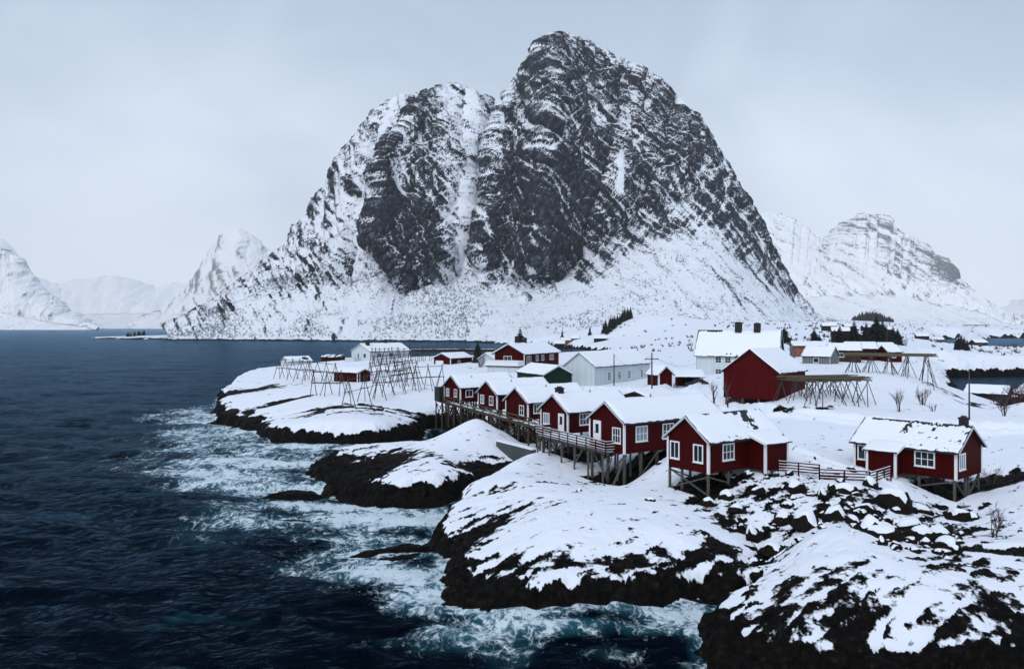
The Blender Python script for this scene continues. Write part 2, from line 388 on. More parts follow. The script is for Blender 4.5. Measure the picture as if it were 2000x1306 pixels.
def land(x, y, detail=True):
    """returns height, snow cover, coast distance"""
    x = np.asarray(x, np.float32); y = np.asarray(y, np.float32)
    r = np.hypot(x, y)
    d0 = coast(x, y)
    wm, wf = sstep(75, 170, r), sstep(300, 700, r)
    sx0, sy0 = x * math.cos(R(33)) + y * math.sin(R(33)), -x * math.sin(R(33)) + y * math.cos(R(33))
    def bands(fn, *lams):            # the same noise at three fixed scales, handed over with distance
        a = fn(1.0)
        a = a * (1 - wm) + wm * fn(3.2) if wm.max() > 0 else a
        return a * (1 - wf) + wf * fn(11.0) if wf.max() > 0 else a
    d = d0 + bands(lambda q: q * (0.95 * fbm2(x / (q * 4.2), y / (q * 4.2), 4, 3, 0.62) + 0.42 * ridge2(sx0 / (q * 2.6), sy0 / (q * 1.2), 3, 7, .6) - 0.28))
    rd, rh = reef(x, y)
    rd = rd + 0.35 * fbm2(x / 1.6, y / 1.6, 3, 11)
    isreef = rd > d
    base = tps(x, y) + bands(lambda q: 0.16 * q ** 0.9 * fbm2(x / (6 * q), y / (6 * q), 3, 21))
    prof = np.where(d > 0, 1.55 * (1 - np.exp(-np.maximum(d, 0) / 0.85)) + (0.42 + 0.25 * sstep(30, 150, y)) * d, 0.7 * d)
    k = 0.7
    hh = np.clip(0.5 + 0.5 * (base - prof) / k, 0, 1)
    H = base * (1 - hh) + prof * hh - k * hh * (1 - hh)
    H = np.where(d > 0, np.maximum(H, np.minimum(prof, 0.25)), prof)
    rp = np.where(rd > 0, 0.5 * rh * (1 - np.exp(-np.maximum(rd, 0) / 0.4)), 0.8 * rd)
    H = np.where(isreef & (rp > H), rp, H)
    H = np.maximum(H, -3.0)
    # exposure
    tide = 1.0 - 0.45 * sstep(9, 14, x) * (1 - sstep(50, 58, y)) * sstep(38.0, 40.5, y) + 0.42 * sstep(95, 125, y) * (1 - sstep(300, 500, y)) + (0.70 + 0.25 * wm) * fbm2(x / 5.5, y / 5.5, 4, 31, .62) + (0.4 + 0.2 * wm) * fbm2(x / 2.0, y / 2.0, 3, 34, .6)
    E = 1.6 * (1 - sstep(tide - 0.35, tide + 0.45, H))
    for cx, cy, ra, rb, an, kk in SPOTS:
        c, s = math.cos(an), math.sin(an)
        u = ((x - cx) * c + (y - cy) * s) / ra; v = (-(x - cx) * s + (y - cy) * c) / rb
        E = np.maximum(E, kk * 0.72 * np.exp(-(u * u + v * v))) + 0.05 * kk * np.exp(-(u * u + v * v))
    E = E + 0.85 * wf * sstep(0.12, 0.5, fbm2(x / 60, y / 90, 4, 131, .6)) * (x > 90)
    for cx, cy, ra, rb, an, kk in BARE:
        c, s = math.cos(an), math.sin(an)
        u = np.abs((x - cx) * c + (y - cy) * s) / ra; v = np.abs(-(x - cx) * s + (y - cy) * c) / rb
        E = E + kk * (1 - sstep(0.75, 1.1, np.maximum(u, v)))
    ca, sa = math.cos(R(33)), math.sin(R(33))
    sx, sy = x * ca + y * sa, -x * sa + y * ca           # rock layers run with the cabins' axis
    def strata(q):                       # tilted slabs: slow rise, sharp step
        lv = (sy + 0.8 * q * fbm2(x / (2.4 * q), y / (2.4 * q), 3, 53)) / (1.5 * q) + 0.5 * fbm2(sx / (6 * q), sy / (6 * q), 2, 55)
        return 2 * (lv - np.floor(lv)) - 1
    def rock_noise(q):
        wx = 0.7 * q * fbm2(x / (3 * q), y / (3 * q), 2, 51)
        return 0.16 * strata(q) + 0.56 * ridge2((sx + wx) / (4.4 * q), (sy + wx) / (2.0 * q), 5, 41, 0.56) + 0.38 * ridge2(x / (1.6 * q), y / (1.6 * q), 4, 61, 0.58)
    rk = bands(rock_noise)
    ramp_ = 0.62 + 0.25 * wm + 0.3 * wf
    ramp_ = ramp_ * (1 + 0.75 * (1 - sstep(0.8, 2.4, H))) * np.where(isreef, 0.35, 1.0) * sstep(-1.5, 0.6, H)
    rockH = H + ramp_ * (rk - 0.30)
    snowH = H + 0.36 + 0.15 * wm + 0.3 * wf + bands(lambda q: 0.10 * fbm2(x / (4 * q), y / (4 * q), 3, 71)) - E - np.where(isreef, 2.0, 0)
    Z = np.maximum(rockH, snowH)
    # snow lies over the edge softly
    depth = snowH - rockH
    soft = np.clip(depth, 0, 0.25) / 0.25
    Z = np.where(depth > 0, rockH + depth * (0.35 + 0.65 * soft), Z)
    Z = np.where(H <= -1.0, H, Z)
    near = (y > 60) & (y < 225) & (x < 80) & (x > -45)
    if near.any():
        xn, yn = x[near], y[near]; add = np.zeros(xn.shape, np.float32)
        wob = .5 * fbm2(xn / 4, yn / 4, 3, 171)
        for pts, w_, dp in PATHS:
            dd = np.full(xn.shape, 1e9, np.float32)
            for (ax, ay), (bx, by) in zip(pts[:-1], pts[1:]):
                ex, ey = bx - ax, by - ay
                t_ = np.clip(((xn - ax) * ex + (yn - ay) * ey) / (ex * ex + ey * ey), 0, 1)
                dd = np.minimum(dd, np.hypot(xn - ax - ex * t_, yn - ay - ey * t_))
            dd = dd + wob
            add += -dp * (1 - sstep(w_ * .7, w_ * 1.1, dd)) + dp * 1.3 * np.exp(-((dd - w_ * 1.5) / (w_ * .35)) ** 2) * (1 + .8 * fbm2(xn / 1.3, yn / 1.3, 2, 173))
        Z = Z.copy(); Z[near] += add
    return Z, np.clip(depth, -1.5, 1.5), d0

GRID = {}
def ground_z(x, y):
    if 'z' in GRID:                          # read off the ground mesh where it exists
        a, r = math.atan2(x, y), math.hypot(x, y)
        i = math.log(r / 33.0) / math.log(410.0 / 33.0) * (GRID['nr'] - 1); j = (a - R(-27)) / R(67) * (GRID['nc'] - 1)
        if 0 <= i < GRID['nr'] - 1 and 0 <= j < GRID['nc'] - 1:
            i0, j0 = int(i), int(j); u, v = i - i0, j - j0; z = GRID['z']
            return float((z[i0, j0] * (1 - v) + z[i0, j0 + 1] * v) * (1 - u) + (z[i0 + 1, j0] * (1 - v) + z[i0 + 1, j0 + 1] * v) * u)
    Z, _, _ = land(np.array([x], np.float32), np.array([y], np.float32))
    return float(Z[0])

MAT_GROUND = make_ground_mat()

def polar(a0, a1, nc, r0, r1, nr):
    a = np.linspace(R(a0), R(a1), nc); r = r0 * (r1 / r0) ** np.linspace(0, 1, nr)
    return (np.outer(r, np.sin(a))).ravel(), (np.outer(r, np.cos(a))).ravel()

def build_land():
    nr, nc = 800, 860
    x, y = polar(-27, 40, nc, 33, 410, nr)
    Z, S, d = land(x, y)
    V = np.stack([x, y, Z], 1)
    z2 = Z.reshape(nr, nc)
    GRID.update(z=z2, nr=nr, nc=nc)
    mx = np.maximum(np.maximum(z2[:-1, :-1], z2[1:, :-1]), np.maximum(z2[:-1, 1:], z2[1:, 1:]))
    me = grid_mesh('ground', V, nr, nc, MAT_GROUND, {'snow': S}, mx > -1.2)
    g = link('ground', me); tag(g, 'snow covered rocky shore and village ground', None, None, 'structure')
    nr, nc = 230, 420
    x, y = polar(-34, 46, nc, 402, 3400, nr)
    Z, S, d = land(x, y)
    Z = Z - 0.06
    S = S + 0.0
    V = np.stack([x, y, Z], 1)
    z2 = Z.reshape(nr, nc)
    mx = np.maximum(np.maximum(z2[:-1, :-1], z2[1:, :-1]), np.maximum(z2[:-1, 1:], z2[1:, 1:]))
    me = grid_mesh('terrain', V, nr, nc, MAT_GROUND, {'snow': S}, mx > -2.0)
    g = link('terrain', me); tag(g, 'low snowy hills and shore at the foot of the mountains', None, None, 'structure')

# ------------------------------------------------------------------ sea
def make_sea_mat():
    t = NT('sea_water'); p = t.pos()
    f = t.attr('foam')
    q = t.mapping(p, scale=(1.0, 0.7, 1), rot=(0, 0, R(25)))
    wv = t.node('ShaderNodeTexNoise'); t.l.new(q, wv.inputs['Vector']); wv.inputs['Scale'].default_value = 0.55; wv.inputs['Detail'].default_value = 4
    vm = t.node('ShaderNodeVectorMath', operation='MULTIPLY_ADD'); t.l.new(wv.outputs['Color'], vm.inputs[0]); vm.inputs[1].default_value = (2.2, 2.2, 0); t.l.new(q, vm.inputs[2])
    qw = vm.outputs[0]
    def lace(scale, wd):
        v = t.node('ShaderNodeTexVoronoi', feature='DISTANCE_TO_EDGE'); t.l.new(qw, v.inputs['Vector']); v.inputs['Scale'].default_value = scale
        return t.math('SUBTRACT', 1.0, t.math('DIVIDE', v.outputs['Distance'], wd), clamp=True)
    n0 = t.noise(q, 0.15, 4, 0.55, 0.6)                     # patches
    n1 = t.noise(qw, 0.8, 8, 0.7, 0.3)
    n2 = t.noise(qw, 2.9, 6, 0.74, 0.3)
    l1, l2 = lace(0.8, .26), lace(2.3, .28)
    e = t.math('ADD', t.math('MULTIPLY', t.math('SUBTRACT', n0, 0.5), 1.5), t.math('MULTIPLY', t.math('SUBTRACT', n1, 0.5), 2.0))
    e = t.math('ADD', e, t.math('MULTIPLY', t.math('SUBTRACT', n2, 0.5), 1.9))
    e = t.math('ADD', e, t.math('MULTIPLY', l1, 0.16)); e = t.math('ADD', e, t.math('MULTIPLY', l2, 0.20))
    e = t.math('MULTIPLY', e, t.math('ADD', 0.45, t.math('MULTIPLY', f, 2.2), clamp=True))
    e = t.math('ADD', t.math('MULTIPLY', f, 1.22), e)
    fac = t.ramp(e, [(0.50, 0.0), (0.68, 0.20), (0.84, 0.60), (0.96, 0.95)])
    te = t.math('ADD', t.math('MULTIPLY', f, 1.1), t.math('MULTIPLY', t.math('SUBTRACT', n0, 0.5), 1.0))
    teal = t.ramp(te, [(0.17, 0.0), (0.85, 1.0)])
    deep = t.ramp(t.noise(q, 0.05, 3), [(0.35, (0.0004, 0.0018, 0.0050)), (0.7, (0.0007, 0.0036, 0.0085))])
    wat = t.mix(teal, deep, (0.030, 0.150, 0.205))
    rip = t.mapping(p, scale=(0.8, 1.4, 1), rot=(0, 0, R(-14)))
    h = t.math('ADD', t.math('MULTIPLY', t.noise(rip, 0.7, 6, 0.6, 0.4), 0.7), t.math('MULTIPLY', t.noise(rip, 3.0, 4, 0.6, 0.3), 0.18))
    nb = t.bump(h, 0.8, 0.5)
    d1 = t.node('ShaderNodeBsdfDiffuse'); t.l.new(wat, d1.inputs['Color']); t.l.new(nb, d1.inputs['Normal'])
    g1 = t.node('ShaderNodeBsdfGlossy'); g1.inputs['Color'].default_value = (0.21, 0.35, 0.50, 1); g1.inputs['Roughness'].default_value = 0.16; t.l.new(nb, g1.inputs['Normal'])
    fr = t.node('ShaderNodeFresnel'); fr.inputs['IOR'].default_value = 1.13; t.l.new(nb, fr.inputs['Normal'])
    m1 = t.node('ShaderNodeMixShader'); t.l.new(t.math('MULTIPLY', t.math('POWER', fr.outputs[0], 2.3), 1.9, clamp=True), m1.inputs[0]); t.l.new(d1.outputs[0], m1.inputs[1]); t.l.new(g1.outputs[0], m1.inputs[2])
    d2 = t.node('ShaderNodeBsdfDiffuse'); d2.inputs['Color'].default_value = (0.74, 0.85, 0.92, 1)
    t.l.new(t.bump(t.math('ADD', e, n2), 0.6, 0.25), d2.inputs['Normal'])
    m2 = t.node('ShaderNodeMixShader'); t.l.new(fac, m2.inputs[0]); t.l.new(m1.outputs[0], m2.inputs[1]); t.l.new(d2.outputs[0], m2.inputs[2])
    t.l.new(m2.outputs[0], t.n['Material Output'].inputs['Surface']); t.n.remove(t.b)
    return t.m

def foam_map(x, y, d):
    """surf along the shore and the torn foam field between headland and dome"""
    out = np.zeros(x.shape, np.float32)
    sh = -d
    out += 0.60 * np.exp(-np.maximum(sh, 0) / 1.1) * (1 - sstep(300, 700, y)) * (x < 40)
    for px, py, ra, rb, an, k in [(560,860,26,8,-8,.30),(470,880,16,8,-20,.42),(480,840,13,11,-40,.62),(560,905,17,5,5,.62),(690,905,9,4,10,.70),(640,985,9,3.2,5,.78),(780,1010,8,3.4,10,.78),(850,1000,4,3,10,.7),
                              (560,950,13,3.5,-5,.6),(440,930,13,4,-15,.5),(820,1060,6,2.4,15,.62),(760,1130,5,2.4,-15,.62),(840,1180,3.2,2.4,-30,.60),(720,1050,7,2.5,0,.45),(650,1080,6,2.5,0,.22),
                              (920,1240,4,1.2,5,.45),(1100,1230,5,1.0,3,.42),(1250,1230,4,1.4,0,.36),(1340,1205,3.0,1.8,0,.62),(1400,1240,3,2,0,.45),(1000,1228,5,.9,3,.5),(1200,1275,5,1.6,0,.22),(700,1170,6,2,-20,.18),(1000,1280,7,2,0,.14),
                              (330,900,18,7,-20,.20),(560,1060,10,4,0,.15),(430,1000,14,5,-10,.12),(400,810,16,12,-50,.42),(700,1120,8,3,-10,.34),(900,1260,6,2,5,.3),(620,1020,12,4,0,.5)]:
        cx, cy, _ = W(px, py, 0)
        a = R(an); c, s = math.cos(a), math.sin(a)
        u = ((x - cx) * c + (y - cy) * s) / ra; v = (-(x - cx) * s + (y - cy) * c) / rb
        out = np.maximum(out, k * np.exp(-(u * u + v * v) * 0.9)) + 0.12 * k * np.exp(-(u * u + v * v))
    return np.clip(out, 0, 1)

def sea_height(x, y, r):
    ca, sa = math.cos(R(-14)), math.sin(R(-14))
    u, v = x * ca + y * sa, -x * sa + y * ca
    h = np.zeros(x.shape, np.float32)
    cell = r * 0.0085
    wu = 1.5 * perlin2(u / 18, v / 18, 5)
    for lam, am, s in ((30, .55, 1), (14, .50, 2), (6.5, .36, 3), (3.4, .31, 4), (1.8, .17, 5), (1.0, .065, 6)):
        n = perlin2((u + wu) / (lam * 1.9), (v + wu) / (lam * 0.8), s + 80)
        n = 0.58 - 2 * np.sqrt(n * n + 0.01)      # sharp crests about a mean of nought
        h += am * n * (1 - sstep(lam * 0.3, lam * 0.75, cell))
    return h

def build_sea():
    nr, nc = 680, 560
    x, y = polar(-43, 43, nc, 24, 19000, nr)
    r = np.hypot(x, y)
    d = coast(x, y)
    rd, _ = reef(x, y)
    dd = np.maximum(d, np.where(rd > -3, rd, -3))
    z = sea_height(x, y, r)
    inl = sdf_poly(x, y, LAKES[0])
    z = np.where((x > 40) & (y > 90), z * 0.12, z)                     # sheltered inlet
    z = np.where((y > 330) & (x > -120), z * 0.4, z)
    fo = foam_map(x, y, dd)
    z = z * (0.75 + 0.6 * fo) + 0.10 * fo * fbm2(x / 1.1, y / 1.1, 3, 9)
    V = np.stack([x, y, z], 1)
    dm = d.reshape(nr, nc)
    mn = np.minimum(np.minimum(dm[:-1, :-1], dm[1:, :-1]), np.minimum(dm[:-1, 1:], dm[1:, 1:]))
    lim = np.clip(r.reshape(nr, nc)[:-1, :-1] * 0.05, 6, 60)
    me = grid_mesh('sea', V, nr, nc, make_sea_mat(), {'foam': fo}, mn < lim)
    s = link('sea', me); tag(s, 'dark navy sea with short waves and white surf along the rocks', None, None, 'structure')

# ------------------------------------------------------------------ mountains
def poly_mask(p, y, poly, soft):
    return sstep(-soft, soft, sdf_poly(p.ravel(), y.ravel(), poly).reshape(p.shape))

def mountain(name, label, mat, ridge, foot, base, p0, p1, nu, nt, ncf, nb, jag=3.0, relief=None, bias=None, amp=1.0, fs=1.0, cexp=1.35, back=0.8, seed=0, talus_bias=0.16, drop=0.0):
    """ridge/foot/base: lists of (px, py, distance); a rock sheet from the shore up the scree, up the faces and down the back"""
    p = np.linspace(p0, p1, nu)
    def it(tab, k): t = np.array(tab, float); return np.interp(p, t[:, 0], t[:, k])
    yr, Yr = it(ridge, 1), it(ridge, 2); yc, Yc = it(foot, 1), it(foot, 2); yb, Yb = it(base, 1), it(base, 2)
    kk = max(3, int(26 / ((p1 - p0) / nu))) | 1
    ker = np.hanning(kk + 2)[1:-1]; ker /= ker.sum()
    sm = lambda a: np.convolve(np.pad(a, kk // 2, mode='edge'), ker, 'valid')
    yc, Yc, yb, Yb, Yr = sm(yc), sm(Yc), sm(yb), sm(Yb), sm(Yr)
    yr = yr + jag * (fbm2(p / 22, p * 0, 4, 90 + seed, 0.6) * 2.0)
    yr = yr + drop
    yc = np.maximum(yc, yr + 6) ; yb = np.maximum(yb, yc + 4)
    zr = CAM_H + (HORIZ - yr) / FPX * Yr; zc = CAM_H + (HORIZ - yc) / FPX * Yc; zb = CAM_H + (HORIZ - yb) / FPX * Yb
    zb = np.minimum(zb, 8)
    zc = np.maximum(zc, zb + 4)
    rows = []
    for t in np.linspace(0, 1, nt, endpoint=False):
        rows.append((Yb + (Yc - Yb) * t, zb - 3 * (1 - t) ** 8 + (zc - zb) * t ** 1.2, np.full(nu, t * .3)))
    for t in np.linspace(0, 1, ncf, endpoint=False):
        rows.append((Yc + (Yr - Yc) * t ** cexp, zc + (zr - zc) * t, np.full(nu, .3 + .7 * t)))
    for t in np.linspace(0, 1, nb):
        rows.append((Yr + (zr - zb) * back * t, zr - (zr - zb) * t ** 1.5, np.full(nu, 1 + t)))
    Y = np.array([a[0] for a in rows]); Z = np.array([a[1] for a in rows]); T = np.array([a[2] for a in rows])
    nr = len(rows)
    PX = np.tile(p, (nr, 1))
    PY = HORIZ - (Z - CAM_H) / Y * FPX
    X = (PX - 1000) / FPX * Y
    tw = 0.07 * fbm2(PX / 60, PY / 40, 4, 66 + seed, 0.6)
    tal = 1 - sstep(.20, .42, T + tw); bk = sstep(1.0, 1.1, T)
    if relief is not None:
        Y = Y - relief(PX, PY) * (1 - bk) * (1 - tal) * (1 - 0.75 * sstep(.9, 1.0, T))
    # rock relief: displaced along the outward normal
    def normals(X, Y, Z):
        P = np.stack([X, Y, Z], -1)
        du = np.gradient(P, axis=1); dv = np.gradient(P, axis=0)
        n = np.cross(du, dv); n /= np.linalg.norm(n, axis=-1, keepdims=True) + 1e-9
        return n
    n = normals(X, Y, Z)
    q = 1.0 / fs
    x_, y_, z_ = X * q, Y * q * 0.12, Z * q        # depth counts little: the faces are steep
    w1 = 22 * fbm3(x_ / 80, y_ / 80, z_ / 80, 3, 5 + seed); w2 = 5 * fbm3(x_ / 21, y_ / 21, z_ / 21, 2, 6 + seed)
    def joint(shear, ls, lz, sd, o=1):                 # steep joints: long down the dip, close along the face
        u = x_ + shear * z_ + w1 + w2
        return ridge3(u / ls, y_ / (ls * 2.2), (z_ + w1) / lz, o, sd + seed, 0.55)
    big = joint(0.25, 95, 330, 1, 2)
    mid = joint(0.55, 40, 150, 13, 3)
    mid2 = joint(-0.55, 30, 190, 17, 2)
    fine = ridge3((x_ + .5 * z_ + w2) / 10, y_ / 18, (z_ + w2) / 48, 3, 23 + seed, 0.62)
    cr = np.abs(perlin3((x_ + .62 * z_ + w1 + w2) / 26, y_ / 60, (z_ + w1) / 120, 61 + seed)); crack = np.exp(-(cr / .05) ** 2)
    cr = np.abs(perlin3((x_ - .9 * z_ + w1 * 1.4 + w2) / 34, y_ / 60, (z_ + w1) / 80, 67 + seed)); crack2 = np.exp(-(cr / .05) ** 2)
    lv = (z_ + .28 * x_ + 1.3 * w1 + w2) / 27.0
    fr_ = lv - np.floor(lv)
    terrace = np.where(fr_ < .78, fr_ / .78, (1 - fr_) / .22) * (0.5 + 0.5 * fbm3(x_ / 60, y_ / 60, z_ / 60, 2, 35 + seed))
    D = (17 * big + 9 * mid + 4.0 * mid2 + 4.6 * fine - 5.0 * crack - 2.5 * crack2 ) * amp * fs
    K = (1 - 0.80 * tal) * (1 - 0.5 * bk) * (1 - 0.4 * np.exp(-((T - 1.0) / .02) ** 2))
    def blur(a, r):
        for ax in (0, 1):
            k = np.ones(2 * r + 1) / (2 * r + 1)
            a = np.apply_along_axis(lambda v: np.convolve(np.pad(v, r, mode='edge'), k, 'valid'), ax, a)
        return a
    D1 = D / fs
    conc = blur(D1, 9) - D1; conc_f = blur(D1, 3) - D1
    X = X + n[..., 0] * D * K; Y = Y + n[..., 1] * D * K; Z = Z + n[..., 2] * D * K * 0.7
    n = normals(X, Y, Z)
    nz = np.abs(n[..., 2])
    S = (nz - 0.42) * 0.34 + 0.03 + 0.050 * np.clip(conc, -9, 9) + 0.05 * np.clip(conc_f, -4, 4) + 0.20 * fbm3(x_ / 70, y_ / 70, z_ / 70, 3, 44 + seed)
    S = S + talus_bias * (1 - sstep(.14, .46, T + 1.6 * tw)) * (1 - 0.45 * sstep(0.0, 0.5, fbm2(X / 45, Z / 14, 4, 71 + seed, 0.6)))
    if bias is not None: S = S + bias(PX, PY, T)
    cap = .36 + .30 * fbm2(X / (38 * fs), Z / (13 * fs), 4, 151 + seed, .62)
    S = np.where(T < .5, np.minimum(S, cap + sstep(.3, .5, T) * .8), S)
    S = np.clip(S, -1.5, 1.5)
    S = np.where((Z < 2.0 + 1.5 * fbm2(X / 20, Y / 20, 2, 3)), -0.8, S)
    V = np.stack([X, Y, Z], -1).reshape(-1, 3)
    me = grid_mesh(name, V, nr, nu, mat, {'snow': S})
    o = link('mountain', me)
    tag(o, label, 'mountain', None, 'structure')
    return o, (X, Y, Z, S, T, PX)

def main_mountain():
    ridge = [(330,640,1330),(380,620,1330),(420,600,1320),(470,565,1320),(520,520,1320),(560,480,1330),(600,432,1340),(640,350,1360),(670,310,1370),(700,258,1390),(740,212,1400),(780,192,1410),(820,182,1420),(850,172,1420),
             (890,160,1430),(930,174,1430),(960,184,1440),(985,188,1440),(1000,172,1450),(1030,142,1460),(1048,110,1465),(1058,84,1470),(1080,70,1475),(1096,65,1480),(1130,78,1480),(1180,100,1480),(1220,122,1480),
             (1270,152,1470),(1310,178,1460),(1345,205,1450),(1370,246,1430),(1390,290,1410),(1410,345,1390),(1440,395,1370),(1470,440,1350),(1495,480,1340),(1520,525,1320),(1545,575,1300),(1570,604,1280),(1600,628,1260),(1640,634,1250)]
    foot = [(330,652,1150),(420,625,1160),(520,570,1170),(600,560,1170),(680,560,1170),(740,545,1180),(790,578,1170),(850,560,1185),(920,540,1200),(960,555,1185),(1040,570,1170),(1080,560,1175),(1120,525,1190),(1200,465,1215),
            (1300,405,1240),(1380,372,1260),(1420,385,1270),(1470,455,1270),(1520,535,1250),(1560,605,1230),(1600,634,1210),(1640,638,1200)]
    base = [(330,664,1105),(400,664.5,1080),(520,665,1040),(690,667,985),(900,668,950),(1000,672,840),(1100,668,820),(1200,650,850),(1300,645,850),(1450,642,900),(1640,641,950)]
    G1 = np.array([(185,965),(260,950),(330,935),(420,930),(480,920),(560,885)], float)      # couloir, py -> px
    ST = np.array([(180,860),(230,815),(300,765),(330,748),(400,738),(470,736),(530,765),(585,800)], float)   # left edge of the dark buttress
    TW = np.array([(180,985),(250,968),(330,952),(420,942),(540,938),(600,945)], float)     # left edge of the tall face
    def relief(p, y):
        g = p - np.interp(y, G1[:, 0], G1[:, 1])
        s = p - np.interp(y, ST[:, 0], ST[:, 1])
        t = p - np.interp(y, TW[:, 0], TW[:, 1])
        r = 46 * sstep(-9, 9, s) * np.exp(-np.maximum(s, 0) / 110) * sstep(170, 260, y)
        r += 52 * sstep(-7, 7, t) * np.exp(-np.maximum(t, 0) / 170)
        r -= 44 * np.exp(-(g / 15) ** 2)
        r -= 16 * np.exp(-((p - np.interp(y, [160, 260, 520], [905, 900, 880])) / 14) ** 2)
        r += 38 * np.exp(-((p - np.interp(y, [60, 300, 560], [1090, 1065, 1050])) / 34) ** 2) * sstep(80, 200, y)     # arete
        r -= 26 * np.exp(-((p - np.interp(y, [180, 240, 300], [1005, 1040, 1085])) / 13) ** 2) * sstep(170, 190, y) * (1 - sstep(300, 320, y))
        r -= 18 * np.exp(-((p - np.interp(y, [200, 350, 520], [1205, 1170, 1120])) / 16) ** 2)
        r -= 16 * np.exp(-((p - np.interp(y, [170, 300, 420], [1310, 1290, 1240])) / 18) ** 2)
        r -= 20 * np.exp(-((p - np.interp(y, [190, 300, 480], [775, 735, 690])) / 13) ** 2)
        return r
    DK1 = [(800,200),(860,175),(870,300),(862,430),(855,555),(808,585),(762,530),(735,470),(738,400),(752,320)]
    DK1b = [(745,385),(800,370),(850,430),(862,500),(845,555),(805,578),(765,530),(738,470)]
    DK2 = [(1062,100),(1100,80),(1200,130),(1300,190),(1350,240),(1395,330),(1330,375),(1230,440),(1130,510),(1080,565),(1040,565),(985,530),(945,530),(938,430),(965,330),(985,250),(1020,200)]
    DK3 = [(1010,330),(1120,330),(1200,400),(1150,470),(1070,560),(990,520),(950,500),(950,380)]
    AP = [(1120,540),(1200,470),(1300,410),(1390,360),(1430,400),(1480,470),(1530,560),(1500,560),(1440,500),(1380,450),(1300,470),(1200,520),(1140,570)]
    RT = [(1400,360),(1480,455),(1530,540),(1575,610),(1545,600),(1490,520),(1430,430)]
    def bias(p, y, T):
        b = np.full(p.shape, 0.13)
        b -= 0.22 * poly_mask(p, y, DK1b, 16) + 0.17 * poly_mask(p, y, DK1, 14)
        b += 0.0 * (1 - sstep(930, 975, p)) * (1 - sstep(330, 420, y))
        b -= 0.22 * poly_mask(p, y, DK2, 16) + 0.16 * poly_mask(p, y, DK3, 25)
        b -= 0.06 * poly_mask(p, y, RT, 8)
        rib = fbm2((p + .7 * y) / 16, (y - .3 * p) / 60, 4, 141, .62)
        b -= (.42 + .75 * rib) * poly_mask(p, y, AP, 26)
        b -= .55 * sstep(-.05, .4, fbm2((p - .5 * y) / 14, (y + .4 * p) / 45, 4, 147, .62)) * (1 - sstep(640, 760, p))
        b += 0.08 * (1 - sstep(640, 740, p)) * sstep(300, 420, y)
        g = p - np.interp(y, G1[:, 0], G1[:, 1])
        b += 0.95 * np.exp(-(g / np.interp(y, [180, 330, 560], [2.5, 4.5, 13])) ** 2)
        b += 0.22 * np.exp(-((p - np.interp(y, [190, 230, 300, 420, 540], [925, 918, 900, 890, 885])) / np.interp(y, [190, 300, 520], [7, 18, 26])) ** 2)
        b += 0.6 * np.exp(-((p - np.interp(y, [180, 240, 300], [1005, 1040, 1085])) / 9) ** 2) * sstep(170, 190, y) * (1 - sstep(298, 310, y))
        b += 0.8 * np.exp(-((p - np.interp(y, [300, 380], [1209, 1206])) / 5) ** 2) * sstep(310, 330, y) * (1 - sstep(375, 395, y))
        b += 0.5 * np.exp(-((p - np.interp(y, [190, 300, 480], [790, 740, 700])) / 12) ** 2)
        b += 0.25 * sstep(1120, 1180, p) * (1 - sstep(0, 34, y - np.interp(p, [1120,1220,1310,1370], [80,125,180,250])))
        return b
    return mountain('mountain', 'steep dark rock mountain streaked with snow across the strait', make_mountain_mat('mountain_rock'),
                    ridge, foot, base, 330, 1640, 760, 90, 330, 40, relief=relief, bias=bias, amp=1.0, jag=3.2, cexp=1.3, drop=7.0)

